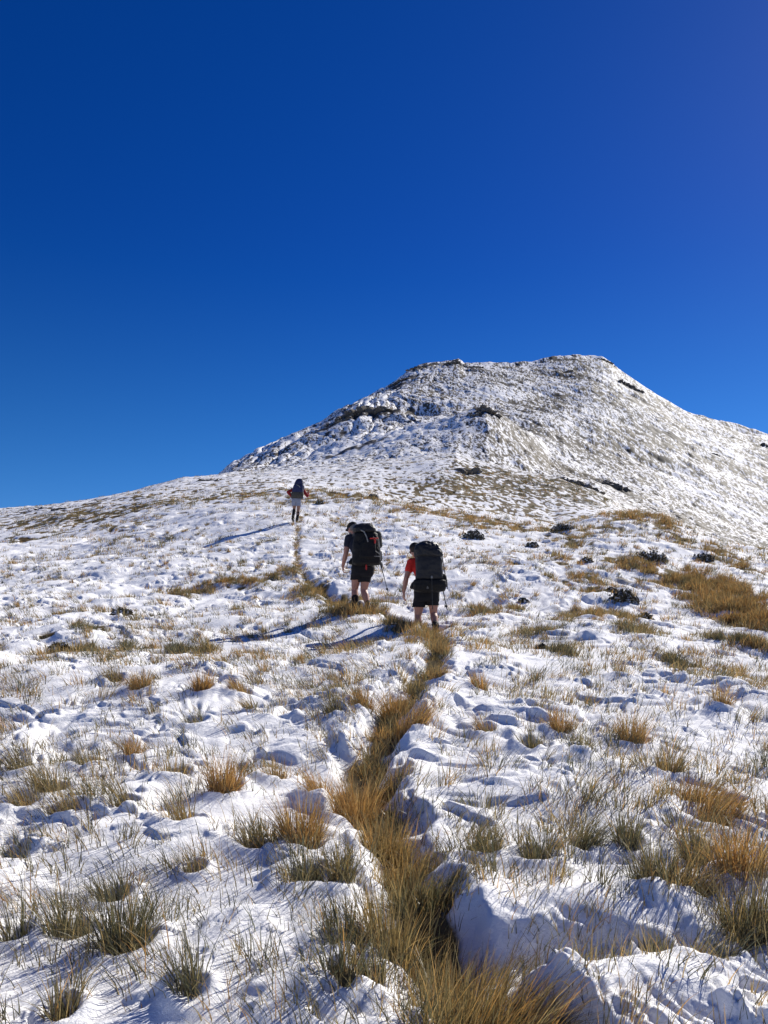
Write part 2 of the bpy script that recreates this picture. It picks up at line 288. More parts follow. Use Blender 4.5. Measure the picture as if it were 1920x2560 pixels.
def surface(x, y):
    """returns height, bare ground amount, rock amount, tint"""
    r = np.hypot(x, y); z = base_z(x, y)
    def wt(lam): return np.clip(lam / (0.0042 * r + .004) / 3 - .6, 0, 1)      # drop detail finer than the sheet
    near = 1 - sst(70, 150, r); far = 1 - near
    wx = x + .35 * perlin(x * .9, y * .9) + .09 * perlin(x * 4.1 + 7, y * 4.1); wy = y + .35 * perlin(x * .9 + 40, y * .9 + 13) + .09 * perlin(x * 4.1, y * 4.1 + 31)
    bare = np.zeros_like(x); rock = np.zeros_like(x)
    # near slope: rounded snow pillows, creases, smooth drifts and broken edges
    bil = lambda u, v: np.sqrt(perlin(u, v) ** 2 + .006) * 2.0
    lumpy = sst(-.30, .40, perlin(x * .45 + 3, y * .38 + 8) + .45 * perlin(x * 1.3, y * 1.3 + 50))
    p1 = np.minimum(bil(wx * .95, wy * .8 + .5), 1.1); p2 = bil(wx * 2.2 + 9, wy * 1.9); p3 = bil(wx * 5.3 + 3, wy * 4.6 + 5); p4 = bil(wx * 12 + 3, wy * 10 + 5)
    hU = .22 * perlin(x * .16, y * .16 + 3) * sst(1, 8, r) + (.05 + .07 * sst(3, 7, r)) * perlin(x * .42 + 9, y * .42)
    calm = np.ones_like(x)
    for (ax, ay, bx_, by_) in LANES:
        t = np.clip(((x - ax) * (bx_ - ax) + (y - ay) * (by_ - ay)) / ((bx_ - ax) ** 2 + (by_ - ay) ** 2), 0, 1)
        calm = np.minimum(calm, .3 + .7 * sst(.25, .9, np.hypot(x - ax - t * (bx_ - ax), y - ay - t * (by_ - ay))))
    for (tx, ty, rx, ry, h, c_) in BUMP:
        e_ = np.exp(-(((x - tx) / rx) ** 2 + ((y - ty) / ry) ** 2) ** 1.4); hU = hU + h * e_; calm = np.minimum(calm, 1 - c_ * e_)
    lumpy = lumpy * calm
    hN = hU + .070 * p1 * wt(.8) * calm + (.010 + .030 * lumpy) * p2 * wt(.4) * calm + (.002 + .026 * lumpy) * p3 * wt(.17) + (.001 + .019 * lumpy) * p4 * wt(.07)
    stp = perlin(wx * 1.1 + 60, wy * .9 + 4) + .35 * perlin(wx * 4, wy * 4 + 11) + .15 * perlin(wx * 11, wy * 11 + 11)
    hN += .034 * sst(-.04, .09, stp - .15) * wt(.5) * calm
    dr = x * .35 + y * .94 + .5 * perlin(x * .8, y * .8); hN += .010 * (1 - lumpy) * perlin(dr * 3.2, x * .7) * wt(.3)
    hN += .008 * fbm(x * 20, y * 20, 3, .6) * wt(.045) * (.2 + lumpy)
    # puffy melted crumbs of snow
    nr_ = 1 - sst(7, 14, r)
    f5, h5 = worley(wx * 5.2 + 31, wy * 5.0 + 2); f6, h6 = worley(wx * 12 + 1, wy * 12 + 22)
    puff = sst(-.15, .35, perlin(x * 1.1 + 77, y * 1.0 + 5) + .4 * perlin(x * 3.2, y * 3.2 + 9)) * (.35 + .65 * calm)
    hN += nr_ * puff * (.036 * np.sqrt(np.clip(1 - (f5 / .8) ** 2, 0, 1) + .02) * h5 * wt(.15) + .013 * np.clip(1 - (f6 / .8) ** 2, 0, 1) * h6 * wt(.07))
    # furrow of the path
    wob = .09 * perlin(x * 2.3, y * 2.3 + 2) + .07 * perlin(x * 6, y * 6) * wt(.2) + .012 * perlin(x * 13, y * 13) * wt(.07)
    pd = path_d(x, y) + wob; inp = 1 - sst(-.07, .15, pd)
    bank = .02 * (1 - sst(9, 14, r)) * np.exp(-(np.maximum(pd - .10, 0) / .15) ** 2) * (pd < 2)
    flo = (.062 + .04 * perlin(x * 2, y * 2)) * (1 - .7 * sst(13, 20, r))
    hN = np.where(pd < 3, (hN + bank) * (1 - inp) + inp * (hU + .02 * p2 - flo), hN)
    bare = np.maximum(bare, 1 - sst(-.1, .0, pd))
    # snow has fallen away round the tussocks
    m = (r < 14) & (y > 0); xx, yy = x[m], y[m]; pit = np.zeros_like(xx); rim = np.zeros_like(xx)
    for (tx, ty, s) in TUA:
        k = (np.abs(xx - tx) < s * 2.2) & (np.abs(yy - ty) < s * 2.2)
        d = np.hypot((xx[k] - tx), (yy[k] - ty)) / s
        rim[k] = np.maximum(rim[k], np.exp(-((d - 1.05) / .42) ** 2) * (ty < 9))
        pit[k] = np.maximum(pit[k], 1 - sst(.15, .75, d + .45 * perlin(xx[k] * 5, yy[k] * 5) + .45 * perlin(xx[k] * 14, yy[k] * 14)))
    hN[m] += .024 * rim * (.3 + .9 * np.sqrt(np.clip(1 - (f5[m] / .8) ** 2, 0, 1) + .02)) - .04 * pit; bare[m] = np.maximum(bare[m], sst(.55, .9, pit))
    # thin snow within the grass patches
    thin = np.zeros_like(x)
    for (tx, ty, sx, sy, n, g) in PTW:
        k = (np.abs(x - tx) < sx * 1.8) & (np.abs(y - ty) < sy * 1.8)
        d = np.hypot((x[k] - tx) / sx, (y[k] - ty) / sy)
        thin[k] = np.maximum(thin[k], 1 - sst(.5, 1.5, d))
    mot = .6 * perlin(x * 1.9, y * 1.3 + 4) + .5 * perlin(x * 5.3 + 8, y * 3.6) * wt(.2) + .30 * (p2 - .4)
    wide = sst(18, 60, r); zo = 0
    for (tx, ty, sx, sy, am) in ZONE: zo = zo + am * np.exp(-((x - tx) / sx) ** 2 - ((y - ty) / sy) ** 2)
    mot = mot * (1 - .35 * wide) + wide * (.28 * perlin(x * .75 + 5, y * .44) + .50 * perlin(x * 1.5, y * .8) + .45 * perlin(x * 3.1, y * 1.5))
    bN = sst(.40, .60, mot + .20 * zo + thin * .26 + .24 * wide + .25 * perlin(x * .11, y * .11) * wide)
    bN = bN * (.3 + .7 * np.clip(np.maximum(thin, wide * .85) + .5 * zo, 0, 1))
    bare = np.maximum(bare, bN * sst(7, 13, r))
    hN -= .035 * bN * sst(8, 14, r)
    # hillside and mountain: tussock hummocks, runnels, crags
    q = 1 / np.maximum(1.0, .55 + r / 260)
    a = wx * q; b = wy * q
    g1, k1 = worley(a * .55, b * .42 + 7); g2, k2 = worley(a * 1.25 + 3, b * .85)
    big = fbm(x * .018 + 4, y * .018 + 9, 3)
    hF = .50 * np.clip(1 - (g1 / .85) ** 2, 0, 1) * k1 + .38 * np.clip(1 - (g2 / .8) ** 2, 0, 1) * k2 * wt(.9) + 1.6 * big * sst(130, 240, r)
    lf = sst(.12, -.05, np.arctan2(x, y)) * sst(180, 300, r)
    run = perlin(x * .10 - y * .012 + 1.6 * perlin(x * .03, y * .02), y * .012)            # gullies running down the fall line
    hF += -(.22 + 1.5 * lf) * np.clip(1 - np.abs(run) * 3.0, 0, 1) ** 2 * sst(180, 260, r)
    hF += -.4 * np.clip(1 - np.abs(perlin(x * .07 + y * .02 + 9, y * .010)) * 3.5, 0, 1) ** 2 * sst(170, 260, r)
    hF += .50 * fbm(x * .12, y * .07 + 8, 3) * sst(90, 160, r) + .26 * fbm(a * .9, b * .7, 3) * wt(1.5)
    mF = .40 * fbm(a * .8, b * .40 + 31, 2) + .55 * fbm(a * 2.3 + 5, b * .9, 2) + .35 * perlin(x * .035 + 12, y * .02) + .2 * (k1 - .5)
    az = np.arctan2(x, y)
    gr = .10 * sst(-.05, .3, az) - .10 * sst(.1, -.3, az) + .20 * sst(.02, .25, az) * (1 - sst(110, 260, r))
    for (tx, ty, sx, sy, am) in FARB:
        gr = gr + am * np.exp(-((x - tx) / sx) ** 2 - ((y - ty) / sy) ** 2)
    bF = sst(.00, .13, mF * .75 + gr * .8 + .60 * perlin(a * 3.3, b * 1.7) + .30 * perlin(a * 7.1, b * 3.3))
    rk = fbm(x * .03 + 70, y * .03, 3) + .35 * perlin(x * .35, y * .2); rF = sst(.72, .85, rk) * sst(160, 230, r)
    for (tx, ty, sx, sy, dp) in DENT:
        hF = hF - dp * np.exp(-((x - tx + (y - ty) * .2) / sx) ** 2 - ((y - ty) / sy) ** 2)
    z2 = z + near * hN + far * hF
    for (tx, ty, tz, k0, k1_) in STAND:
        z2 = z2 + (tz - z2) * (1 - sst(k0, k1_, np.hypot(x - tx, y - ty)))
    bare = np.clip(near * bare + far * (.04 + .86 * bF), 0, 1)
    rock = far * rF
    for (tx, ty, sx, sy, ca, sa) in CRAG:
        k = (np.abs(x - tx) < (sx + sy) * 2) & (np.abs(y - ty) < (sx + sy) * 2)
        if not k.any(): continue
        ux, uy = x[k] - tx, y[k] - ty; d = np.hypot((ux * ca + uy * sa) / sx, (uy * ca - ux * sa) / sy) + .75 * fbm(x[k] * 5 / sx, y[k] * 5 / sx, 3)
        rock[k] = np.maximum(rock[k], 1 - sst(.75, .95, d))
    tint = np.clip(.5 + .6 * perlin(x * .3, y * .3) + .25 * perlin(x * 3, y * 3), 0, 1)
    return z2, bare, rock, tint
def gz(x, y):
    return float(surface(np.array([x]), np.array([y]))[0][0])

# ------------------------------------------------------------------ materials
def mat(name):
    m = bpy.data.materials.new(name); m.use_nodes = True; n = m.node_tree.nodes; l = m.node_tree.links
    return m, n, l, n['Principled BSDF']
def N(n, t, **k):
    o = n.new(t)
    for a, v in k.items():
        if a in o.inputs: o.inputs[a].default_value = v
        else: setattr(o, a, v)
    return o
def noise_n(n, l, co, scale, detail=4, rough=.55):
    t = n.new('ShaderNodeTexNoise'); t.inputs['Scale'].default_value = scale; t.inputs['Detail'].default_value = detail; t.inputs['Roughness'].default_value = rough
    l.new(co, t.inputs['Vector']); return t
def mixc(n, l, fac, a, b):
    m = n.new('ShaderNodeMix'); m.data_type = 'RGBA'
    if isinstance(fac, float): m.inputs[0].default_value = fac
    else: l.new(fac, m.inputs[0])
    for i, v in ((6, a), (7, b)):
        if isinstance(v, tuple): m.inputs[i].default_value = (*v, 1)
        else: l.new(v, m.inputs[i])
    return m.outputs[2]
def land_material():
    m, n, l, p = mat('snowy_ground')
    tc = n.new('ShaderNodeTexCoord').outputs['Object']
    at_ = n.new('ShaderNodeAttribute'); at_.attribute_name = 'cover'
    s = n.new('ShaderNodeSeparateColor'); l.new(at_.outputs['Color'], s.inputs[0])
    n1 = noise_n(n, l, tc, 9, 5, .65); n2 = noise_n(n, l, tc, 55, 3)
    soil = mixc(n, l, n1.outputs[0], (.045, .030, .014), (.16, .105, .045))
    straw = mixc(n, l, n2.outputs[0], (.13, .10, .045), (.30, .235, .12))
    grd = mixc(n, l, s.outputs[2], soil, straw)
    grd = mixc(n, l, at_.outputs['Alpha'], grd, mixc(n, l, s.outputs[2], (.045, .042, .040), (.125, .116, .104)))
    sn = mixc(n, l, n1.outputs[0], (.885, .88, .872), (.94, .935, .925))
    # break the edge of the snow a little
    ma = n.new('ShaderNodeMath'); ma.operation = 'MULTIPLY_ADD'; l.new(n2.outputs[0], ma.inputs[0]); ma.inputs[1].default_value = .5; ma.inputs[2].default_value = -.25
    ad = n.new('ShaderNodeMath'); l.new(s.outputs[0], ad.inputs[0]); l.new(ma.outputs[0], ad.inputs[1])
    mr = N(n, 'ShaderNodeMapRange'); mr.inputs[1].default_value = .18; mr.inputs[2].default_value = .8; l.new(ad.outputs[0], mr.inputs[0])
    c = mixc(n, l, mr.outputs[0], sn, grd)
    rk = mixc(n, l, n1.outputs[0], (.03, .027, .024), (.12, .105, .09))
    c = mixc(n, l, s.outputs[1], c, rk)
    l.new(c, p.inputs['Base Color']); p.inputs['Roughness'].default_value = .75; p.inputs['Specular IOR Level'].default_value = .04
    b1 = n.new('ShaderNodeBump'); b1.inputs['Strength'].default_value = .5; b1.inputs['Distance'].default_value = .03; l.new(noise_n(n, l, tc, 28, 6, .7).outputs[0], b1.inputs['Height'])
    b2 = n.new('ShaderNodeBump'); b2.inputs['Strength'].default_value = .35; b2.inputs['Distance'].default_value = .006; l.new(noise_n(n, l, tc, 240, 2, .7).outputs[0], b2.inputs['Height']); l.new(b1.outputs[0], b2.inputs['Normal'])
    l.new(b2.outputs[0], p.inputs['Normal'])
    return m
def grass_material():
    m, n, l, p = mat('dry_grass')
    a = n.new('ShaderNodeAttribute'); a.attribute_name = 'tone'
    d = n.new('ShaderNodeBsdfDiffuse'); t = n.new('ShaderNodeBsdfTranslucent'); g = n.new('ShaderNodeBsdfGlossy'); g.inputs['Roughness'].default_value = .45; g.inputs['Color'].default_value = (.8, .8, .8, 1)
    l.new(a.outputs['Color'], d.inputs[0]); l.new(a.outputs['Color'], t.inputs[0])
    x = n.new('ShaderNodeMixShader'); x.inputs[0].default_value = .42; l.new(d.outputs[0], x.inputs[1]); l.new(t.outputs[0], x.inputs[2])
    y = n.new('ShaderNodeMixShader'); y.inputs[0].default_value = .05; l.new(x.outputs[0], y.inputs[1]); l.new(g.outputs[0], y.inputs[2])
    l.new(y.outputs[0], n['Material Output'].inputs['Surface']); n.remove(p); return m
def plain(name, c1, c2, rough=.8, scale=30, bump=.3, bd=.01, detail=4, sheen=0., spec=.3):
    m, n, l, p = mat(name); tc = n.new('ShaderNodeTexCoord').outputs['Object']
    t = noise_n(n, l, tc, scale, detail); l.new(mixc(n, l, t.outputs[0], c1, c2), p.inputs['Base Color'])
    b = n.new('ShaderNodeBump'); b.inputs['Strength'].default_value = bump; b.inputs['Distance'].default_value = bd; l.new(noise_n(n, l, tc, scale * 1.7, 5).outputs[0], b.inputs['Height'])
    l.new(b.outputs[0], p.inputs['Normal']); p.inputs['Roughness'].default_value = rough; p.inputs['Specular IOR Level'].default_value = spec
    p.inputs['Sheen Weight'].default_value = sheen
    return m
def rock_material():
    m, n, l, p = mat('dark_rock'); tc = n.new('ShaderNodeTexCoord').outputs['Object']
    t = noise_n(n, l, tc, 1.2, 8, .7); c = mixc(n, l, t.outputs[0], (.05, .043, .036), (.26, .22, .17))
    g = n.new('ShaderNodeNewGeometry'); s = n.new('ShaderNodeSeparateXYZ'); l.new(g.outputs['True Normal'], s.inputs[0])
    ma = n.new('ShaderNodeMath'); ma.operation = 'MULTIPLY_ADD'; l.new(noise_n(n, l, tc, 3, 5).outputs[0], ma.inputs[0]); ma.inputs[1].default_value = .9; l.new(s.outputs[2], ma.inputs[2])
    mr = n.new('ShaderNodeMapRange'); mr.inputs[1].default_value = 1.28; mr.inputs[2].default_value = 1.36; l.new(ma.outputs[0], mr.inputs[0])
    l.new(mixc(n, l, mr.outputs[0], c, (.88, .88, .88)), p.inputs['Base Color']); p.inputs['Roughness'].default_value = .9; p.inputs['Specular IOR Level'].default_value = .1
    b = n.new('ShaderNodeBump'); b.inputs['Strength'].default_value = .8; b.inputs['Distance'].default_value = .15; l.new(t.outputs[0], b.inputs['Height']); l.new(b.outputs[0], p.inputs['Normal'])
    return m
M_LAND, M_GRASS, M_ROCK = land_material(), grass_material(), rock_material()

def mesh_np(name, V, Q, mats, attr=None, aname='cover', smooth=True, parent=None):
    me = bpy.data.meshes.new(name); Q = np.ascontiguousarray(Q, dtype=np.int32)
    me.vertices.add(len(V)); me.vertices.foreach_set('co', np.ascontiguousarray(V, dtype=np.float32).ravel())
    me.loops.add(Q.size); me.loops.foreach_set('vertex_index', Q.ravel()); me.polygons.add(len(Q))
    me.polygons.foreach_set('loop_start', np.arange(0, Q.size, Q.shape[1], dtype=np.int32))
    me.update(calc_edges=True)
    if smooth: me.polygons.foreach_set('use_smooth', np.ones(len(Q), bool))
    if attr is not None:
        a = me.color_attributes.new(aname, 'FLOAT_COLOR', 'POINT'); a.data.foreach_set('color', np.ascontiguousarray(attr, dtype=np.float32).ravel())
    me.materials.append(mats); me.validate()
    o = bpy.data.objects.new(name, me); C.objects.link(o)
    if parent: o.parent = parent
    return o
def tag(o, label=None, cat=None, group=None, kind=None):
    for k, v in (('label', label), ('category', cat), ('group', group), ('kind', kind)):
        if v: o[k] = v
    return o

# ------------------------------------------------------------------ the land: one sheet in three rings (ground, hill, mountain)
az_in = np.linspace(-R(31), R(31), 960)
az_out = np.concatenate([np.linspace(R(31), R(60), 130)[1:], np.linspace(R(60), R(180), 60)[1:]])
AZ = np.concatenate([-az_out[::-1], az_in, az_out])
def ring(name, r0, r1, step, closed_mid=False):
    n = int(math.log(r1 / r0) / step); r = np.exp(np.linspace(math.log(r0), math.log(r1), n + 1))
    return ring_r(name, r)
def ring_r(name, r):
    A, RR = np.meshgrid(AZ, r); x = RR * np.sin(A); y = RR * np.cos(A)
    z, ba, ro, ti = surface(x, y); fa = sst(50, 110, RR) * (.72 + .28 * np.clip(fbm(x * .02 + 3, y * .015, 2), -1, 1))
    V = np.stack([x, y, z], -1).reshape(-1, 3); nr, na = x.shape
    i = np.arange(nr - 1)[:, None] * na + np.arange(na - 1)[None]
    Q = np.stack([i, i + 1, i + 1 + na, i + na], -1).reshape(-1, 4)[:, ::-1]
    col = np.stack([ba, ro, ti, fa], -1).reshape(-1, 4)
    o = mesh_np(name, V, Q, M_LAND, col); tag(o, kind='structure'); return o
lg = lambda a, b, s: np.exp(np.linspace(math.log(a), math.log(b), int(math.log(b / a) / s) + 1))
rg = np.concatenate([[.3], lg(.5, 2.2, .04), lg(2.2, 9, .0027)[1:], lg(9, 70, .0038)[1:]])
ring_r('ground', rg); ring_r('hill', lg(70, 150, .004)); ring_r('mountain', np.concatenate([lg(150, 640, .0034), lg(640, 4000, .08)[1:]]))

# ------------------------------------------------------------------ grass
PAL = np.array([(.075, .08, .045), (.145, .13, .06), (.25, .19, .078), (.37, .25, .09), (.38, .20, .055)])
def blades(bx, by, bz, h, dirx, diry, lean, wid, g, S=4):
    """ribbons: root, height, bending direction, amount of bend, width, colour 0..1"""
    n = len(bx); t = np.linspace(0, 1, S + 1)[None, :]
    curve = lean[:, None] * (t ** 1.7)
    L = h[:, None]
    ho = L * curve; ve = L * t * np.sqrt(np.clip(1 - (lean[:, None] * .62 * t) ** 2, .15, 1))
    px = bx[:, None] + dirx[:, None] * ho; py = by[:, None] + diry[:, None] * ho; pz = bz[:, None] + ve
    ang = rng.uniform(0, np.pi, n); ang = np.where(rng.random(n) < .6, rng.normal(0, .5, n), ang)
    wx = np.cos(ang)[:, None] * wid[:, None] * (1.05 - t) ** .7 * .5; wy = np.sin(ang)[:, None] * wid[:, None] * (1.05 - t) ** .7 * .5
    V = np.stack([np.stack([px - wx, py - wy, pz], -1), np.stack([px + wx, py + wy, pz], -1)], 2).reshape(-1, 3)
    b = np.arange(n)[:, None] * (2 * (S + 1)) + np.arange(S)[None] * 2
    Q = np.stack([b, b + 1, b + 3, b + 2], -1).reshape(-1, 4)
    gi = np.clip(g, 0, 1) * (len(PAL) - 1.001); k = gi.astype(int); fr = (gi - k)[:, None]
    c = PAL[k] * (1 - fr) + PAL[k + 1] * fr; c = c * rng.uniform(.35, 1.55, n)[:, None]
    cc = np.repeat(c, 2 * (S + 1), 0); cc = np.concatenate([cc, np.ones((len(cc), 1))], 1)
    return V, Q, cc
def tuft(cx, cy, s, h, g, n, lean, wid=.0042, gfun=True, ldir=None):
    rr = s * .62 * np.sqrt(rng.random(n)); aa = rng.uniform(0, 2 * np.pi, n)
    ox, oy = rr * np.cos(aa), rr * np.sin(aa)
    st = np.where(rng.random(n) < .16, rng.uniform(1.1, 2.0, n), 1.0); ox = ox * st; oy = oy * st
    bx, by = cx + ox, cy + oy
    out = rng.uniform(.05, .55, n) * (rr / (s * .62)) + rng.normal(0, .08, n)
    dx = np.cos(aa) * out + lean + rng.normal(0, .17, n); dy = np.sin(aa) * out + rng.normal(-.05, .19, n)
    m = np.hypot(dx, dy) + 1e-5
    hh = h * rng.uniform(.45, 1.1, n) * (1 - .35 * (rr / (s * .62)) ** 2)
    lay = rng.random(n) < .27; m2 = np.where(lay, m + rng.uniform(.3, .8, n), m); hh = np.where(lay, hh * .8, hh)
    gg = g + rng.normal(0, .22, n)
    return bx, by, hh, dx / m, dy / m, np.minimum(m2, 1.25), np.full(n, wid) * rng.uniform(.6, 1.5, n), gg
def join(lst):
    return [np.concatenate([q[i] for q in lst]) for i in range(8)]
def make_grass(name, parts, sink=.03, S=4):
    bx, by, h, dx, dy, ln, wd, g = join(parts)
    bz = surface(bx, by)[0] - sink
    V, Q, c = blades(bx, by, bz, h + sink, dx, dy, ln, wd, g, S)
    return mesh_np(name, V, Q, M_GRASS, c, 'tone', smooth=False)
for (px, py, h, s, g, n, ln, lab), (x, y, _) in zip(T, TU):
    wd = .0040 if y < 6 else .0040 + (y - 6) * .0005
    bx, by, hh, dx, dy, le, wi, gg = tuft(x, y, s, h, g, int(n * 1.15), ln, wd)
    bz = surface(bx, by)[0]; zc = float(np.median(bz)); bz = np.minimum(bz, zc + .05) - .03
    V, Q, c = blades(bx, by, bz, hh * 1.05 + .03, dx, dy, le, wi, gg)
    V = V - np.array([[x, y, zc]])
    o = mesh_np('tussock', V, Q, M_GRASS, c, 'tone', smooth=False); o.location = (x, y, zc)
    tag(o, lab, 'tussock', 'grass tussocks poking through the snow')
# grass down in the furrow of the path
lst = []
for i in range(len(PA) - 1):
    a, b = PA[i], PA[i + 1]; L = np.linalg.norm(b - a); wdt = (PW[i] + PW[i + 1]) / 2
    near_k = float(np.clip(8 / max(a[1], 1), .25, 1)); k = int(L / .13 * (1.0 if a[1] < 15 else .5)) + 1
    for _ in range(k):
        t = rng.random(); off = rng.normal(0, .45) * wdt; d = (b - a) / L
        cx, cy = a + (b - a) * t + np.array([d[1], -d[0]]) * off
        if cy < 4.6 and rng.random() < .35: continue
        if 11.5 < cy < 15.5 and rng.random() < .45: continue
        lst.append(tuft(cx, cy, .14, rng.uniform(.08, .25) * (1.0 if cy < 15 else .55), rng.uniform(.1, .95) * (.72 if cy < 5.2 else 1), int(34 * near_k + 14), rng.uniform(-.3, .45), .0042 + .0003 * cy))
        if rng.random() < .5: lst.append(tuft(cx, cy, .16, rng.uniform(.12, .22), rng.uniform(.3, .9), int(10 * near_k + 4), rng.choice([-1, 1]) * rng.uniform(.6, 1.0), .004 + .0003 * cy))
for (a, b, h) in ((858, 1540, .30), (880, 1545, .34), (905, 1545, .34), (925, 1540, .30), (945, 1535, .26), (870, 1552, .28), (1000, 1600, .30), (1030, 1612, .30), (1052, 1622, .28), (1072, 1632, .30), (1095, 1625, .28), (985, 1590, .24), (840, 1530, .26)):
    x, y = at(a, b); lst.append(tuft(x, y, .20, h, .75, 70, .05, .008))
make_grass('path_grass', lst); tag(bpy.data.objects['path_grass'], 'tangled straw and olive grass lining the bottom of the trodden furrow', 'grass', kind='stuff')
# thin sprigs everywhere on the near slope
lst = []
ns = 27000
rr = np.exp(rng.uniform(math.log(2.2), math.log(34), ns)); aa = rng.uniform(-R(36), R(36), ns); sx, sy = rr * np.sin(aa), rr * np.cos(aa)
dens = .58 + .75 * perlin(sx * .7 + 3, sy * .5 + 1) + .45 * perlin(sx * 2.1, sy * 1.7)
for x, y, r, d in zip(sx, sy, rr, dens):
    if rng.random() > d: continue
    kk = rng.random() * (1 if r < 6 or rng.random() < .35 else .7)
    if rng.random() < .88 * (1 - (r - 2) / 8.5): continue
    lean = rng.normal(-.35 if x < 0 else .15, .3)
    n = int(rng.uniform(3, 12) if kk < .75 else rng.uniform(12, 30))
    h = rng.uniform(.05, .17) * (1.25 if kk > .75 else 1)
    g = rng.normal(.22, .16) if rng.random() < .6 else rng.uniform(.4, .85)
    if r > 7 and rng.random() < .07: h = rng.uniform(.12, .2); g = rng.uniform(.5, .9); n = int(rng.uniform(18, 40))
    lst.append(tuft(x, y, rng.uniform(.07, .2), h, g, n, lean, .0027 + r * .0004))
make_grass('grass', lst, .02); tag(bpy.data.objects['grass'], 'thin grey green grass blades sticking up through the snow all over the near slope', 'grass', kind='stuff')
# golden patches farther up
lst = []
for (x, y, sx, sy, n, g) in PTW:
    for _ in range(int(n * 1.3)):
        a = rng.normal(0, .62, 2); cx, cy = x + a[0] * sx, y + a[1] * sy
        if perlin(np.array([cx * 1.1]), np.array([cy * .8 + 3]))[0] + .5 * perlin(np.array([cx * 3.1]), np.array([cy * 2.3]))[0] < -.06 - (.12 if g > .92 else 0): continue
        sz = .7 + cy / 60
        lst.append(tuft(cx, cy, .16 * sz, rng.uniform(.12, .27) * (.8 if cy < 20 and g < .92 else 1.15), g - .22 + rng.normal(0, .26), 30 if cy < 22 else 16, rng.normal(.1, .25), .004 + cy * .0004))
make_grass('golden_grass', lst, .03, 3); tag(bpy.data.objects['golden_grass'], 'golden brown grass massed in patches along the crest and the right side of the slope', 'grass', kind='stuff')
lst = []
ns = 9000
rr = np.exp(rng.uniform(math.log(28), math.log(150), ns)); aa = rng.uniform(-R(34), R(34), ns); sx, sy = rr * np.sin(aa), rr * np.cos(aa)
dens = .35 + .8 * perlin(sx * .12 + 3, sy * .1 + 1) + .5 * perlin(sx * .6, sy * .5)
for x, y, r, d in zip(sx, sy, rr, dens):
    if rng.random() > d: continue
    lst.append(tuft(x, y, .25 + r * .002, rng.uniform(.12, .3), rng.normal(.5 if r < 70 else .35, .2), 12, rng.normal(0, .2), .006 + r * .00035))
make_grass('hillside_grass', lst, .03, 2); tag(bpy.data.objects['hillside_grass'], 'fine beige and brown grass tips speckling the snow on the upper hillside', 'grass', kind='stuff')

# ------------------------------------------------------------------ rocks and low shrubs
def rock(label, px, py, W, H, D=None, n=5, seed=0, rmin=2, rmax=600, group=None, sink=.35, name='rock_outcrop', cat='rock', rot=0.):
    rg_ = np.random.default_rng(seed + 100); D = D or W * .6; H = H * .7
    x0, y0 = at(px, py, rmin, rmax); z0 = gz(x0, y0); bm = bmesh.new()
    n = n * 4; ts = (np.arange(n) + rg_.uniform(.1, .9, n)) / n - .5; ox = ts * W; oy = rg_.normal(0, .32, n) * D * (1 - np.abs(ts))
    oz = surface(x0 + ox, y0 + oy)[0] - z0
    for i in range(n):
        s = rg_.uniform(.35, 1.15); k = 1 - abs(ts[i]) * 1.2
        c = Vector((ox[i], oy[i], oz[i] + H * .05)); sz = Vector((W / n * 3.2 * s + W * .03, max(D * .22, W / n) * s, H * .55 * s * k))
        r = bmesh.ops.create_icosphere(bm, subdivisions=3, radius=1)
        pl = [(Vector(rg_.normal(0, 1, 3)).normalized(), rg_.uniform(.42, .85)) for _ in range(16)]
        q = Matrix.Rotation(rg_.uniform(-.5, .5), 3, 'Y') @ Matrix.Rotation(rg_.uniform(0, 3), 3, 'Z')
        for v in r['verts']:
            p = v.co.copy()
            for nn, dd in pl:
                e = p.dot(nn) - dd
                if e > 0: p -= nn * e
            p += Vector(rg_.normal(0, .025, 3)); p = Vector((p.x * sz.x, p.y * sz.y, p.z * sz.z)); p.rotate(q.to_euler()) ; v.co = p + c
    me = bpy.data.meshes.new(name); bm.to_mesh(me); bm.free(); me.materials.append(M_ROCK)
    o = bpy.data.objects.new(name, me); C.objects.link(o); o.location = (x0, y0, z0)
    tag(o, label, cat, group); return o
D_ = 1.1573
rock('dark crag on the left shoulder of the summit ridge', 985 * D_, 786 * D_, 17, 5.5, 8, 6, 1, 300, group='rocks on the mountain')
rock('low dark rocks just right of the shoulder crag', 1030 * D_, 796 * D_, 9, 3, 5, 3, 2, 300, group='rocks on the mountain')
rock('dark rocks on the steep left ridge below the shoulder crag', 905 * D_, 792 * D_, 16, 4.5, 7, 6, 3, 300, group='rocks on the mountain', rot=-.45)
rock('jagged rocks halfway up the left ridge line', 862 * D_, 827 * D_, 13, 4, 6, 5, 4, 280, group='rocks on the mountain', rot=-.5)
rock('long dark rock band under the left ridge above the far hiker', 790 * D_, 885 * D_, 26, 6, 8, 9, 5, 260, group='rocks on the mountain', rot=-.25)
rock('small rock tooth at the upper end of the left ridge skyline', 752 * D_, 878 * D_, 7, 3, 4, 3, 6, 260, group='rocks on the mountain')
rock('dark rock wedge at the lower end of the long rock band', 735 * D_, 908 * D_, 12, 3, 5, 5, 7, 240, group='rocks on the mountain', rot=-.5)
rock('dark pointed rock capping the knoll in front of the mountain', 1046 * D_, 893 * D_, 8, 3.2, 5, 4, 8, 150, 240, group='rocks on the mountain')
rock('dark rocks along the right edge just below the summit', 1308 * D_, 781 * D_, 15, 4, 6, 5, 9, 300, group='rocks on the mountain', rot=.45)
rock('dark rock face on the right ridge below the summit', 1362 * D_, 836 * D_, 17, 7, 7, 5, 10, 300, group='rocks on the mountain', rot=.5)
rock('small dark rock under the right hand summit', 1228 * D_, 800 * D_, 6, 3, 4, 3, 11, 300, group='rocks on the mountain')
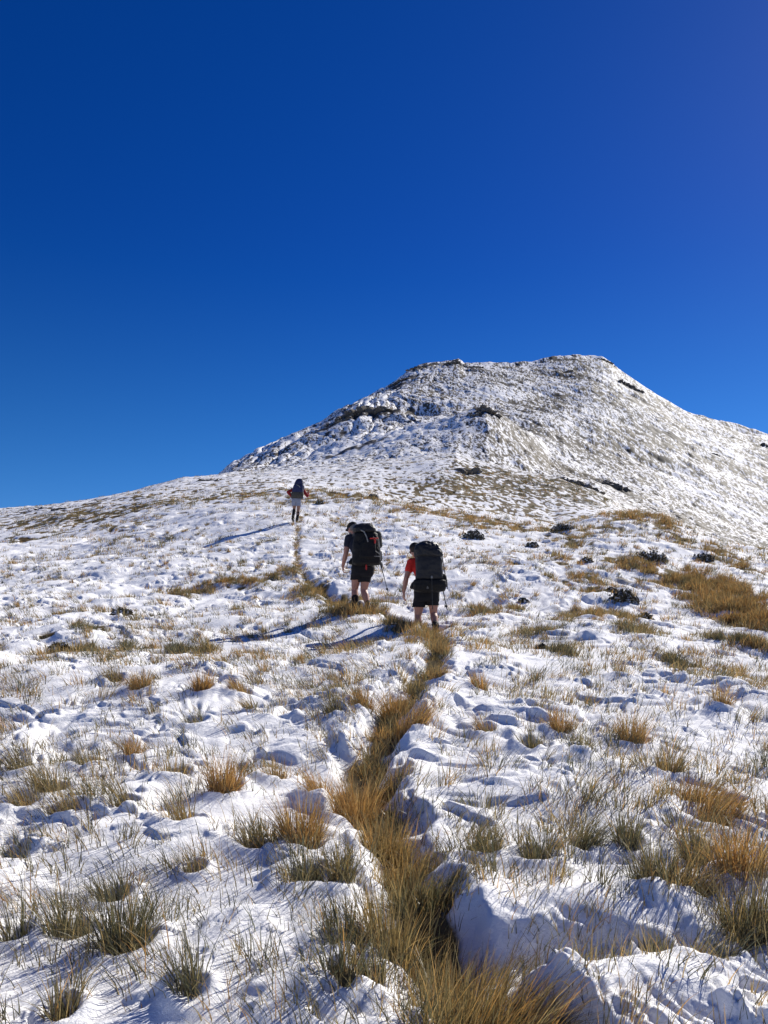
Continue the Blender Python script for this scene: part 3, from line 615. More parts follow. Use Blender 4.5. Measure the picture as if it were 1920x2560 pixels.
rock('brown tilted slab on the hill in front of the knoll', 1010 * D_, 1018 * D_, 2.6, 1.6, 1.5, 3, 12, 70, 150, group='rocks on the mountain', rot=.6)
rock('dark rocks in the blue shaded gully at the mountain foot', 1330 * D_, 1058 * D_, 6, 4, 3, 5, 13, 100, group='rocks on the mountain', rot=.5)
rock('dark stones below the shaded gully', 1262 * D_, 1082 * D_, 4.0, 1.8, 2, 4, 14, 100, group='rocks on the mountain')
rock('dark rocky lip left of the shaded gully', 1235 * D_, 1048 * D_, 5, 1.3, 2, 4, 15, 100, group='rocks on the mountain', rot=.3)
rock('small stones far down the right flank of the mountain', 1545 * D_, 982 * D_, 4, 2, 2, 3, 16, 150, group='rocks on the mountain')
rock('dark rock at the right edge of the mountain flank', 1655 * D_, 965 * D_, 6, 3, 3, 3, 17, 150, group='rocks on the mountain')
for i, (a, b, W, lab) in enumerate([(22, 1099, 1.6, 'leftmost stone on the low left skyline'), (75, 1100, 2.0, 'flat stones second along the low left skyline'), (130, 1098, 1.4, 'small stone third along the low left skyline'),
        (192, 1088, 1.8, 'dark stone where the left skyline starts to climb'), (452, 1037, 3.0, 'scattered dark stones on the skyline hump left of the mountain'), (525, 1041, 2.6, 'dark stones just left of the steep mountain foot')]):
    rock(lab, a * D_, b * D_ + 3, W, .55, .8, 3, 30 + i, 60, 140, group='stones along the left skyline')
M_SHRUB = plain('dark_shrub', (.035, .035, .02), (.15, .12, .075), .9, 12, .8, .03)
_n, _l = M_SHRUB.node_tree.nodes, M_SHRUB.node_tree.links
_p = _n['Principled BSDF']; _c = _p.inputs['Base Color'].links[0].from_socket; _t = noise_n(_n, _l, _n.new('ShaderNodeTexCoord').outputs['Object'], 16, 3)
_m = _n.new('ShaderNodeMapRange'); _m.inputs[1].default_value = .56; _m.inputs[2].default_value = .60; _l.new(_t.outputs[0], _m.inputs[0]); _l.new(mixc(_n, _l, _m.outputs[0], _c, (.85, .85, .87)), _p.inputs['Base Color'])
def shrub(label, px, py, W, H, seed, rmin=6, rmax=60):
    x0, y0 = at(px, py, rmin, rmax); z0 = gz(x0, y0); rg_ = np.random.default_rng(seed); n = 900
    u = rg_.normal(0, 1, (n, 3)); u /= np.linalg.norm(u, axis=1)[:, None]; u *= (rg_.random(n) ** .4)[:, None]; u[:, 2] = np.abs(u[:, 2])
    lump = 1 + .5 * perlin(u[:, 0] * 2.2 + seed, u[:, 1] * 2.2)
    c = u * np.array([W / 2, W * .35, H]) * lump[:, None]; sz = rg_.uniform(.012, .03, n) * (1 + y0 / 30)
    d1 = rg_.normal(0, 1, (n, 3)); d1 /= np.linalg.norm(d1, axis=1)[:, None]; d2 = np.cross(d1, rg_.normal(0, 1, (n, 3))); d2 /= np.linalg.norm(d2, axis=1)[:, None]
    a, b = d1 * sz[:, None] * 1.6, d2 * sz[:, None] * .7
    V = np.stack([c - a, c - b, c + a, c + b], 1).reshape(-1, 3); Q = np.arange(4 * n).reshape(-1, 4)
    st = []
    o = mesh_np('shrub', V, Q, M_SHRUB, smooth=False); o.location = (x0, y0, z0 - .05); o.rotation_euler = (0, 0, 0)
    tag(o, label, 'shrub', 'dark low shrubs in the snow'); return o
for i, (a, b, W, H, lab) in enumerate([(1023, 1172, .75, .30, 'dark brown shrub beside the smooth drift behind the two near hikers'), (1216, 1158, .85, .26, 'dark rounded shrub on the crest right of the hikers'),
        (1405, 1218, .85, .30, 'black spreading shrub high on the right slope'), (1348, 1302, .60, .24, 'grey black shrub in the middle of the right slope'), (1322, 1285, .30, .14, 'small dark shrub at the left end of the grey black one'),
        (1150, 1180, .4, .18, 'small dark shrub in the snow between the crest and the smooth drift'), (1265, 1225, .35, .16, 'small brown shrub below the crest on the right slope'), (1130, 1304, .2, .1, 'tiny dark shrub on the snow right of the hiker in red'),
        (125, 1430, .32, .15, 'dark shrub in a hollow on the left slope'), (265, 1340, .4, .16, 'dark shrub on the far left slope above the blue hollows'), (1393, 1338, .3, .16, 'dark twiggy shrub at the rim of the snow hollow on the right'),
        (805, 1075, .55, .26, 'dark shrub on the crest right of the far hiker'), (893, 1082, .6, .25, 'dark shrub on the crest beside the brown grass'), (690, 1092, .35, .2, 'dark shrub beside the far hiker and their pole'),
        (1520, 1205, .5, .24, 'olive shrub near the right end of the crest'), (1170, 1418, .16, .08, 'tiny dark sprig shrub on open snow on the right')]):
    shrub(lab, a * D_, b * D_, W, H, 200 + i)

# ------------------------------------------------------------------ people
V3 = Vector
def capsule(bm, p0, r0, p1, r1, seg=14, k=4):
    p0, p1 = V3(p0), V3(p1); d = (p1 - p0); L = d.length; d = d / L if L > 1e-6 else V3((0, 0, 1))
    a = d.orthogonal().normalized(); b = d.cross(a); rings = []
    for i in range(k): t = math.pi / 2 * (1 - (i + .35) / k); rings.append((p0 - d * r0 * math.sin(t), r0 * math.cos(t)))
    rings.append((p0, r0)); rings.append((p1, r1))
    for i in range(k): t = math.pi / 2 * ((i + .65) / k); rings.append((p1 + d * r1 * math.sin(t), r1 * math.cos(t)))
    loft_r(bm, [[c + (a * math.cos(q) + b * math.sin(q)) * r for q in [2 * math.pi * j / seg for j in range(seg)]] for c, r in rings])
def loft_r(bm, rings):
    vs = [[bm.verts.new(p) for p in r] for r in rings]; n = len(vs[0])
    for r0, r1 in zip(vs, vs[1:]):
        for j in range(n): bm.faces.new((r0[j], r0[(j + 1) % n], r1[(j + 1) % n], r1[j]))
    bm.faces.new(vs[0][::-1]); bm.faces.new(vs[-1])
def loft(bm, secs, e=2.0, seg=32):
    """sections (centre, half width x, half depth y): stacked rounded outlines"""
    rings = []
    for c, hx, hy in secs:
        c = V3(c); r = []
        for j in range(seg):
            q = 2 * math.pi * j / seg; cq, sq = math.cos(q), math.sin(q)
            r.append(c + V3((hx * math.copysign(abs(cq) ** (2 / e), cq), hy * math.copysign(abs(sq) ** (2 / e), sq), 0)))
        rings.append(r)
    loft_r(bm, rings)
def ell(bm, c, r, rot=(0, 0, 0)):
    m = Matrix.Translation(V3(c)) @ (Matrix.Rotation(rot[2], 4, 'Z') @ Matrix.Rotation(rot[1], 4, 'Y') @ Matrix.Rotation(rot[0], 4, 'X')) @ Matrix.Diagonal((*r, 1))
    bmesh.ops.create_icosphere(bm, subdivisions=3, radius=1, matrix=m)
def finish(bm, name, m, parent, voxel=.006, smooth=4, wrinkle=0., wscale=.12):
    """merge everything in bm into ONE continuous skin"""
    bmesh.ops.recalc_face_normals(bm, faces=bm.faces)
    me = bpy.data.meshes.new(name); bm.to_mesh(me); bm.free(); me.materials.append(m)
    o = bpy.data.objects.new(name, me); C.objects.link(o)
    if voxel:
        r = o.modifiers.new('r', 'REMESH'); r.mode = 'VOXEL'; r.voxel_size = voxel; r.use_smooth_shade = True
        s = o.modifiers.new('s', 'SMOOTH'); s.factor = .5; s.iterations = smooth
        if wrinkle:
            t = bpy.data.textures.new('folds', 'CLOUDS'); t.noise_scale = wscale; t.noise_depth = 2
            d = o.modifiers.new('d', 'DISPLACE'); d.texture = t; d.strength = wrinkle; d.mid_level = .5
        dg = bpy.context.evaluated_depsgraph_get(); me2 = bpy.data.meshes.new_from_object(o.evaluated_get(dg)); o.modifiers.clear(); o.data = me2; me2.name = name
        if not me2.materials: me2.materials.append(m)
    else:
        for p in me.polygons: p.use_smooth = True
    if parent: o.parent = parent
    return o
def hand(bm, wr, d, lat, palm, curl=.5, s=1.0):
    """palm, four unequal bent fingers and a thumb leaving the side of the palm"""
    d, lat, palm = V3(d).normalized(), V3(lat).normalized(), V3(palm).normalized(); wr = V3(wr)
    capsule(bm, wr, .025 * s, wr + d * .03 * s, .024 * s)
    for k in (-1.5, -.5, .5, 1.5):
        capsule(bm, wr + d * .02 * s + lat * k * .012 * s, .015 * s, wr + d * .085 * s + lat * k * .0195 * s, .0125 * s)
    for k, ln in ((-1.5, .060), (-.5, .078), (.5, .084), (1.5, .076)):
        b = wr + d * .088 * s + lat * k * .0205 * s
        c1 = curl * .7; c2 = curl * 1.9
        m = b + (d * math.cos(c1) + palm * math.sin(c1) + lat * k * .05) * ln * .5 * s
        e = m + (d * math.cos(c2) + palm * math.sin(c2)) * ln * .5 * s
        capsule(bm, b, .0098 * s, m, .009 * s); capsule(bm, m, .009 * s, e, .0075 * s)
    b = wr + d * .03 * s + lat * .028 * s; m = b + (d * .7 + lat * .6 + palm * .35).normalized() * .04 * s; e = m + (d * .9 + lat * .1 + palm * .5).normalized() * .032 * s
    capsule(bm, b, .0135 * s, m, .011 * s); capsule(bm, m, .011 * s, e, .009 * s)
def head_shape(bm, c, yaw, nod, s=1.0):
    """skull, jaw, nose, brow, lips, chin, ears; looks along +y turned by yaw and bowed by nod"""
    M = Matrix.Translation(V3(c)) @ Matrix.Rotation(yaw, 4, 'Z') @ Matrix.Rotation(-nod, 4, 'X')
    P = lambda x, y, z: M @ V3((x * s, y * s, z * s))
    def E(x, y, z, a, b, e_):
        bmesh.ops.create_icosphere(bm, subdivisions=3, radius=1, matrix=M @ Matrix.Translation(V3((x, y, z)) * s) @ Matrix.Diagonal((a * s, b * s, e_ * s, 1)))
    E(0, -.008, .03, .077, .096, .088); E(0, .018, -.035, .062, .072, .072); E(0, .06, -.085, .03, .028, .024)
    E(0, .082, .025, .05, .014, .012); E(0, .098, -.018, .013, .018, .016); E(0, .088, -.055, .024, .012, .011)
    capsule(bm, P(0, .085, .02), .009 * s, P(0, .102, -.014), .012 * s)
    for q in (-1, 1): E(q * .078, -.005, -.01, .011, .02, .032); E(q * .04, .065, -.02, .022, .02, .02)
    return M
def arm(bm, sh, el, wr, k=1.0, grow=0.):
    sh, el, wr = V3(sh), V3(el), V3(wr)
    capsule(bm, sh, (.062 + grow) * k, sh.lerp(el, .45), (.052 + grow) * k); capsule(bm, sh.lerp(el, .45), (.052 + grow) * k, el, (.041 + grow) * k)
    capsule(bm, el, (.041 + grow) * k, el.lerp(wr, .3), (.044 + grow) * k); capsule(bm, el.lerp(wr, .3), (.044 + grow) * k, wr, (.027 + grow) * k)
def leg(bm, hp, kn, an, toe, k=1.0, foot=True):
    hp, kn, an = V3(hp), V3(kn), V3(an); back = V3((0, -1, 0))
    capsule(bm, hp, .100 * k, hp.lerp(kn, .45), .086 * k); capsule(bm, hp.lerp(kn, .45), .086 * k, kn, .058 * k)
    c = kn.lerp(an, .32) + back * .014
    capsule(bm, kn, .056 * k, c, .063 * k); capsule(bm, c, .063 * k, an, .038 * k)
    if foot:
        t = V3(toe); capsule(bm, an, .038 * k, an + (t - an) * .1 + V3((0, -.02, -.03)), .036 * k); capsule(bm, an + V3((0, 0, -.02)), .036 * k, t, .028 * k)
def torso(bm, pel, wai, che, sho, nk, k=1.0, g=0., hipw=.175):
    loft(bm, [(V3(pel) - V3((0, 0, .09)), (hipw - .05) * k + g, .085 * k + g), (pel, hipw * k + g, .125 * k + g), (wai, .155 * k + g, .108 * k + g), (V3(wai).lerp(V3(che), .5), .168 * k + g, .118 * k + g),
              (che, .19 * k + g, .125 * k + g), (sho, .175 * k + g, .09 * k + g), (V3(sho).lerp(V3(nk), .6), .09 * k + g, .065 * k + g), (nk, .056 * k + g * .6, .056 * k + g * .6)], 2.3)
SKIN_A = plain('skin_tanned', (.24, .125, .085), (.31, .17, .12), .55, 14, .1, .002)
SKIN_B = plain('skin_flushed', (.33, .16, .115), (.42, .22, .165), .55, 14, .1, .002)
BLACKC = plain('black_cloth', (.006, .006, .008), (.013, .013, .016), .9, 40, .5, .006)
NAVYT = plain('dark_navy_cloth', (.012, .014, .024), (.022, .025, .040), .85, 40, .5, .006)
REDC = plain('red_cloth', (.50, .018, .014), (.66, .035, .022), .8, 30, .5, .006)
MAROON = plain('maroon_cloth', (.22, .012, .016), (.30, .02, .022), .8, 30, .5, .006)
GREYB = plain('grey_blue_cloth', (.20, .22, .29), (.27, .29, .36), .85, 30, .5, .006)
PACKK = plain('black_pack_fabric', (.007, .007, .008), (.014, .014, .014), .6, 26, .9, .012, spec=.15)
PACKG = plain('charcoal_pack_fabric', (.013, .013, .015), (.025, .025, .026), .45, 9, .9, .02, spec=.2)
PACKN = plain('navy_pack_fabric', (.010, .015, .055), (.02, .028, .085), .6, 26, .9, .012)
PACKO = plain('dark_olive_pack_fabric', (.03, .03, .026), (.055, .052, .045), .7, 26, .8, .012)
STRAP = plain('webbing', (.02, .02, .022), (.05, .05, .05), .7, 200, .4, .002)
GREYS = plain('pale_grey_webbing', (.16, .165, .16), (.22, .22, .21), .6, 100, .4, .002)
REDS = plain('red_webbing', (.36, .015, .015), (.45, .03, .025), .6, 100, .3, .002)
BOOTM = plain('boot_leather', (.012, .010, .009), (.04, .032, .025), .7, 40, .5, .004)
HAIRM = plain('dark_hair', (.012, .008, .006), (.035, .024, .018), .7, 120, .8, .004)
GREYH = plain('greying_hair', (.10, .095, .09), (.2, .19, .18), .8, 160, .8, .004)
METAL = plain('pole_metal', (.03, .03, .032), (.06, .06, .062), .35, 20, .1, .001)
EYEM = plain('eye', (.5, .5, .5), (.7, .7, .7), .2, 20, .0, .001)
def root(name, p, lab, cat, group=None):
    o = bpy.data.objects.new(name, None); C.objects.link(o); o.location = p; o.empty_display_size = .2; return tag(o, lab, cat, group)
def nb(): return bmesh.new()
def boot(par, an, toe, shaft=.1):
    an, toe = V3(an), V3(toe); d = (toe - an); up = V3((0, 0, 1)) if abs(d.normalized().z) < .85 else V3((0, 1, 0))
    bm = nb(); capsule(bm, an + V3((0, 0, shaft)), .056, an, .052); capsule(bm, an - d * .25 + V3((0, 0, -.03)), .045, an + V3((0, 0, -.03)), .05); capsule(bm, an + V3((0, 0, -.02)), .05, toe, .042)
    b = finish(bm, 'boot', BOOTM, par, .007, 3)
    bm = nb(); f = d.normalized(); n = f.cross(V3((1, 0, 0))).normalized()
    if n.z > 0: n = -n
    capsule(bm, an - d * .28 + n * .055, .030, toe + n * .028 + f * .02, .034); finish(bm, 'sole', BOOTM, b, .006, 2); return b
def eyes(par, M, s=1.0):
    for q in (-1, 1):
        bm = nb(); bmesh.ops.create_icosphere(bm, subdivisions=2, radius=.012 * s, matrix=M @ Matrix.Translation(V3((q * .031, .078, .008)) * s)); finish(bm, 'eye', EYEM, par, 0)
def cap_hat(par, M, m, name='cap', peak=True, s=1.0, gr=0.0):
    bm = nb(); bmesh.ops.create_icosphere(bm, subdivisions=3, radius=1, matrix=M @ Matrix.Translation(V3((0, -.012, .045))) @ Matrix.Diagonal(((.088 + gr) * s, (.107 + gr) * s, (.082 + gr) * s, 1)))
    if peak:
        bmesh.ops.create_icosphere(bm, subdivisions=3, radius=1, matrix=M @ Matrix.Translation(V3((0, .105, .045))) @ Matrix.Diagonal((.065, .07, .010, 1)))
    return finish(bm, name, m, par, .007, 2)
def tube(pts, r, name, m, par, vox=0):
    bm = nb()
    for a, b in zip(pts, pts[1:]): capsule(bm, a, r, b, r, 8, 2)
    return finish(bm, name, m, par, vox)
def bag(par, name, secs, m, e=3.2, wr=.02, ws=.1, vox=.009):
    bm = nb(); loft(bm, secs, e, 40); return finish(bm, name, m, par, vox, 6, wr, ws)
def pole(p, a, b, lab, group=None, handle=True, loop=False):
    """trekking pole from grip a to tip b (local to p)"""
    r = root('trekking_pole', p + V3(b), lab, 'trekking pole', group); a = V3(a) - V3(b); d = a.normalized(); z = V3((0, 0, 0))
    tube([z + d * .02, a * .5], .0065, 'lower_shaft', METAL, r); tube([a * .5, a - d * .1], .0085, 'upper_shaft', METAL, r)
    tube([z, z + d * .03], .004, 'tip', GREYS, r)
    bm = nb(); capsule(bm, d * .06, .022, d * .066, .022, 14, 2); finish(bm, 'basket', STRAP, r, 0)
    tube([a - d * .11, a], .016, 'grip', STRAP, r)
    if loop: tube([a, a + V3((.03, 0, -.02)), a + V3((.045, 0, -.07)), a + V3((.02, 0, -.12)), a - d * .1], .006, 'wrist_loop', STRAP, r)
    return r

# ---- hiker in red (nearest)
_z, _x = zof(1064.6, 1611, 12.8); P = V3((_x, 12.8, _z))
r_ = root('person', P, 'hiker in a red shirt and black shorts bent under a tall charcoal pack', 'person', 'hikers climbing the snowy path')
bm = nb(); g = lambda x, z, y=0.: V3((x, y, z))
torso(bm, (.03, .0, .90), (.02, .03, 1.06), (-.02, .10, 1.24), (-.04, .15, 1.38), (-.08, .19, 1.46), .98)
capsule(bm, (-.07, .18, 1.43), .056, (-.13, .22, 1.53), .052); M = head_shape(bm, (-.165, .25, 1.575), .25, .55)
arm(bm, (-.235, .12, 1.345), (-.315, .07, 1.09), (-.355, .12, .865)); hand(bm, (-.355, .12, .865), (-.03, .03, -1), (-.25, 1, .05), (1, .2, 0), .45)
arm(bm, (.155, .14, 1.36), (.27, .20, 1.12), (.22, .42, 1.10)); hand(bm, (.22, .42, 1.10), (-.1, 1, -.1), (-.6, 0, 1), (-1, .1, -.5), 1.1)
leg(bm, (-.07, .0, .84), (-.125, .05, .48), (-.125, -.02, .10), (-.135, .16, .05), 1.02)
leg(bm, (.12, .0, .84), (.135, .06, .50), (.155, -.16, .27), (.16, -.10, .06), 1.02)
finish(bm, 'body', SKIN_B, r_, .0055, 3); eyes(r_, M); bm = nb()
cap_hat(r_, M, BLACKC); h_ = cap_hat(r_, M @ Matrix.Translation(V3((0, -.022, -.045))), HAIRM, 'hair', False, .93)
torso(bm, (.03, .0, .90), (.02, .03, 1.06), (-.02, .10, 1.24), (-.04, .15, 1.38), (-.08, .19, 1.455), .98, .014)
capsule(bm, (-.225, .12, 1.35), .080, (-.268, .10, 1.235), .072); capsule(bm, (.15, .14, 1.36), .080, (.21, .17, 1.24), .072)
capsule(bm, (-.10, .13, 1.36), .08, (-.22, .12, 1.35), .078); capsule(bm, (.0, .15, 1.37), .08, (.15, .14, 1.36), .078)
finish(bm, 'shirt', REDC, r_, .007, 3, .012, .07)
bm = nb(); loft(bm, [((.025, 0, .98), .19, .13), ((.02, -.01, .86), .213, .155), ((.02, -.01, .76), .212, .155), ((.02, -.005, .70), .208, .14)], 2.6)
for q, x0, x1, zz in ((-1, -.075, -.118, .605), (1, .115, .118, .635)): loft(bm, [((x0, 0, .82), .105, .125), ((x1, .015, zz), .108, .108)], 2.2)
finish(bm, 'shorts', BLACKC, r_, .007, 3, .012, .08)
boot(r_, (-.125, -.02, .10), (-.135, .16, .05)); boot(r_, (.155, -.16, .27), (.16, -.10, .06), .05)
for a, c in (((-.125, -.02, .24), (-.125, -.02, .16)), ((.152, -.12, .33), (.155, -.15, .29))): bm = nb(); capsule(bm, a, .058, c, .056); finish(bm, 'sock', BLACKC, r_, .008, 2)
p_ = root('backpack', P + V3((.05, -.27, .85)), 'tall charcoal pack with gathered rain hood carried by the hiker in red', 'backpack', 'hiking packs'); O = V3((.05, -.27, .85))
S = lambda z, x0, x1, y, hy: (V3(((x0 + x1) / 2, y, z)) - O, (x1 - x0) / 2, hy)
bag(p_, 'main_bag', [S(1.03, -.13, .22, -.26, .10), S(1.06, -.18, .28, -.26, .15), S(1.2, -.17, .268, -.26, .16), S(1.35, -.175, .268, -.25, .16), S(1.44, -.17, .26, -.24, .15), S(1.47, -.12, .2, -.24, .1)], PACKG, 3.4, .02, .14)
bag(p_, 'lower_compartment', [S(.845, -.12, .2, -.26, .1), S(.87, -.205, .30, -.26, .15), S(.95, -.215, .325, -.27, .165), S(1.03, -.205, .315, -.27, .165), S(1.07, -.15, .24, -.26, .12)], PACKK, 3.2, .03, .1)
bag(p_, 'rain_hood', [S(1.40, -.14, .23, -.25, .12), S(1.43, -.195, .272, -.26, .165), S(1.52, -.20, .262, -.26, .17), S(1.6, -.175, .225, -.25, .15), S(1.655, -.11, .15, -.24, .1), S(1.685, -.03, .06, -.24, .04)], PACKG, 2.7, .034, .075)
bag(p_, 'side_pocket', [S(.92, .26, .33, -.24, .07), S(.95, .25, .35, -.24, .09), S(1.10, .25, .335, -.24, .09), S(1.14, .26, .31, -.24, .06)], PACKK, 2.6, .02, .06)
bag(p_, 'hip_belt', [S(.90, -.25, -.10, -.10, .10), S(.93, -.265, -.10, -.10, .12), S(1.0, -.235, -.10, -.10, .12), S(1.03, -.20, -.10, -.10, .09)], PACKK, 2.6, .01, .06)
tube([g(.27, 1.42, -.22) - O, g(.30, 1.2, -.2) - O, g(.335, 1.06, -.2) - O, g(.35, .9, -.2) - O], .007, 'side_strap', STRAP, p_)
tube([g(.08, 1.08, -.44) - O, g(.082, .84, -.45) - O, g(.09, .57, -.44) - O], .006, 'hanging_strap', STRAP, p_)
bm = nb(); capsule(bm, g(.08, 1.085, -.437) - O, .016, g(.08, 1.07, -.442) - O, .016); finish(bm, 'buckle', GREYS, p_, 0)
tube([g(.0, .90, -.43) - O, g(.012, .93, -.435) - O, g(.024, .90, -.43) - O, g(0, .90, -.43) - O], .004, 'ice_axe_loop', GREYS, p_)
for q in (-1, 1): tube([g(.04 + q * .11 - .03, 1.36, -.12) - O, g(q * .12 - .03, 1.45, .12) - O, g(q * .11 - .02, 1.34, .24) - O, g(q * .12, 1.12, .12) - O, g(q * .17 + .03, 1.0, -.10) - O], .022, 'shoulder_strap', STRAP, p_)
pole(P, (.255, -.20, 1.0), (.335, -.22, .555), 'black folded pole hanging from the right side of the charcoal pack', 'trekking poles')

# ---- hiker in black (middle)
_z, _x = zof(905, 1540, 14.2); P = V3((_x, 14.2, _z))
r_ = root('person', P, 'hiker in black shirt and black shorts, head bowed to the left', 'person', 'hikers climbing the snowy path')
bm = nb()
torso(bm, (.02, .0, .93), (.0, .03, 1.10), (-.06, .10, 1.30), (-.10, .15, 1.45), (-.13, .18, 1.53), 1.03)
capsule(bm, (-.13, .18, 1.50), .06, (-.17, .22, 1.58), .056); M = head_shape(bm, (-.195, .24, 1.635), .75, .45, 1.03)
arm(bm, (-.262, .11, 1.43), (-.305, .06, 1.15), (-.365, .16, .93), 1.08); hand(bm, (-.365, .16, .93), (.0, .15, -1), (-.1, 1, .1), (1, -.1, .1), .75, 1.03)
arm(bm, (.12, .16, 1.43), (.24, .22, 1.18), (.20, .44, 1.12), 1.05); hand(bm, (.20, .44, 1.12), (-.1, 1, -.1), (-.6, 0, 1), (-1, .1, -.5), 1.1)
leg(bm, (-.09, .0, .86), (-.14, .10, .49), (-.12, .0, .11), (-.15, .18, .06), 1.06)
leg(bm, (.09, .0, .86), (.03, .04, .47), (.115, -.14, .17), (.11, .02, .06), 1.1)
finish(bm, 'body', SKIN_B, r_, .0055, 3); eyes(r_, M)
cap_hat(r_, M, BLACKC, s=1.04); cap_hat(r_, M @ Matrix.Translation(V3((0, -.022, -.045))), GREYH, 'hair', False, .95)
bm = nb(); bmesh.ops.create_icosphere(bm, subdivisions=3, radius=1, matrix=M @ Matrix.Translation(V3((0, .045, -.075))) @ Matrix.Diagonal((.062, .055, .045, 1))); finish(bm, 'beard', GREYH, r_, .006, 2)
bm = nb()
for q in (-1, 1): bmesh.ops.create_icosphere(bm, subdivisions=2, radius=1, matrix=M @ Matrix.Translation(V3((q * .036, .092, .008))) @ Matrix.Diagonal((.028, .01, .02, 1)))
for q in (-1, 1): capsule(bm, M @ V3((q * .06, .085, .01)), .004, M @ V3((q * .085, -.01, .01)), .004, 6, 2)
finish(bm, 'sunglasses', BLACKC, r_, 0)
bm = nb(); torso(bm, (.02, .0, .93), (.0, .03, 1.10), (-.06, .10, 1.30), (-.10, .15, 1.45), (-.13, .18, 1.525), 1.03, .014)
capsule(bm, (-.252, .11, 1.435), .084, (-.275, .09, 1.315), .076); capsule(bm, (.12, .16, 1.43), .082, (.18, .19, 1.3), .074)
capsule(bm, (-.14, .13, 1.44), .088, (-.25, .11, 1.435), .082); capsule(bm, (-.05, .15, 1.44), .088, (.12, .16, 1.43), .08)
finish(bm, 'shirt', NAVYT, r_, .007, 3, .012, .07)
bm = nb(); loft(bm, [((.01, 0, 1.0), .19, .14), ((.015, -.01, .88), .218, .165), ((.01, -.01, .78), .21, .165), ((-.0, -.0, .72), .19, .15)], 2.6)
loft(bm, [((-.085, 0, .84), .11, .13), ((-.12, .03, .66), .105, .115)], 2.2); loft(bm, [((.09, .01, .86), .115, .13), ((.035, .02, .62), .115, .118)], 2.2)
finish(bm, 'shorts', BLACKC, r_, .007, 3, .012, .08)
boot(r_, (-.12, .0, .11), (-.15, .18, .06)); boot(r_, (.115, -.14, .17), (.11, .02, .06), .04)
bm = nb(); capsule(bm, (-.128, .03, .34), .066, (-.12, .0, .14), .056); finish(bm, 'gaiter', BLACKC, r_, .008, 2)
bm = nb(); capsule(bm, (.108, -.12, .24), .05, (.115, -.14, .2), .052); finish(bm, 'gaiter', BLACKC, r_, .008, 2)
O = V3((.08, -.29, .90)); p_ = root('backpack', P + O, 'black pack with red pull tab and side bottle carried by the hiker in black', 'backpack', 'hiking packs')
bag(p_, 'main_bag', [S(.905, -.10, .28, -.28, .10), S(.93, -.175, .335, -.28, .16), S(1.05, -.18, .35, -.28, .17), S(1.2, -.17, .335, -.28, .17), S(1.35, -.155, .31, -.27, .165), S(1.48, -.15, .28, -.26, .155), S(1.53, -.11, .22, -.26, .1)], PACKK, 3.0, .03, .13)
bag(p_, 'lid', [S(1.49, -.12, .22, -.26, .11), S(1.52, -.165, .265, -.27, .165), S(1.58, -.165, .25, -.27, .165), S(1.635, -.13, .22, -.26, .14), S(1.67, -.06, .16, -.26, .08)], PACKG, 2.8, .035, .07)
bag(p_, 'front_pocket', [S(1.02, -.02, .24, -.44, .03), S(1.05, -.04, .27, -.44, .045), S(1.3, -.01, .25, -.425, .05), S(1.42, .04, .22, -.41, .03)], PACKK, 3.0, .02, .08)
bag(p_, 'side_pocket', [S(.98, .28, .35, -.24, .07), S(1.01, .27, .37, -.24, .09), S(1.16, .27, .365, -.24, .09), S(1.19, .28, .34, -.24, .06)], PACKG, 2.8, .02, .06)
bag(p_, 'hip_belt', [S(.94, -.235, -.10, -.10, .10), S(.97, -.255, -.10, -.10, .12), S(1.03, -.22, -.10, -.10, .12), S(1.06, -.19, -.10, -.10, .09)], PACKK, 2.6, .01, .06)
tube([g(-.01, 1.53, -.44) - O, g(.045, 1.50, -.46) - O, g(.085, 1.42, -.47) - O, g(.115, 1.32, -.47) - O], .011, 'lid_strap', GREYS, p_)
tube([g(.16, 1.375, -.478) - O, g(.29, 1.385, -.44) - O], .013, 'red_tab', REDS, p_); tube([g(.245, 1.37, -.475) - O, g(.24, 1.30, -.47) - O], .016, 'red_pull', REDS, p_)
tube([g(.30, 1.38, -.40) - O, g(.33, 1.2, -.40) - O, g(.335, 1.0, -.38) - O], .009, 'side_strap', GREYS, p_)
tube([g(.21, 1.18, -.465) - O, g(.32, 1.10, -.42) - O], .007, 'compression_strap', GREYS, p_); tube([g(.23, 1.06, -.465) - O, g(.33, 1.055, -.42) - O], .009, 'compression_strap', GREYS, p_)
tube([g(.085, .90, -.40) - O, g(.085, .83, -.40) - O], .014, 'red_loop', REDS, p_)
tube([g(-.27, .98, -.08) - O, g(-.28, .86, -.08) - O], .008, 'belt_end', STRAP, p_)
for q in (-1, 1): tube([g(.02 + q * .10, 1.42, -.12) - O, g(q * .12 - .08, 1.50, .10) - O, g(q * .12 - .07, 1.40, .24) - O, g(q * .13 - .03, 1.18, .12) - O, g(q * .17, 1.04, -.08) - O], .022, 'shoulder_strap', STRAP, p_)
O2 = V3((.315, -.20, 1.22)); q_ = root('sleeping_mat', P + O2, 'short dark rolled mat tied upright on the right side of the black pack', 'sleeping mat')
bm = nb(); capsule(bm, (0.0, 0, .06), .062, (-.02, 0, .26), .062, 20); finish(bm, 'roll', PACKO, q_, .008, 2, .012, .05)
for zz in (.09, .22): bm = nb(); loft(bm, [((-.003 - zz * .06, 0, zz), .068, .068), ((-.003 - zz * .06, 0, zz + .015), .068, .068)]); finish(bm, 'tie', STRAP, q_, 0)
pole(P, (.33, -.22, .98), (.475, -.26, .42), 'thin black pole trailing below the right side of the black pack', 'trekking poles', loop=True)

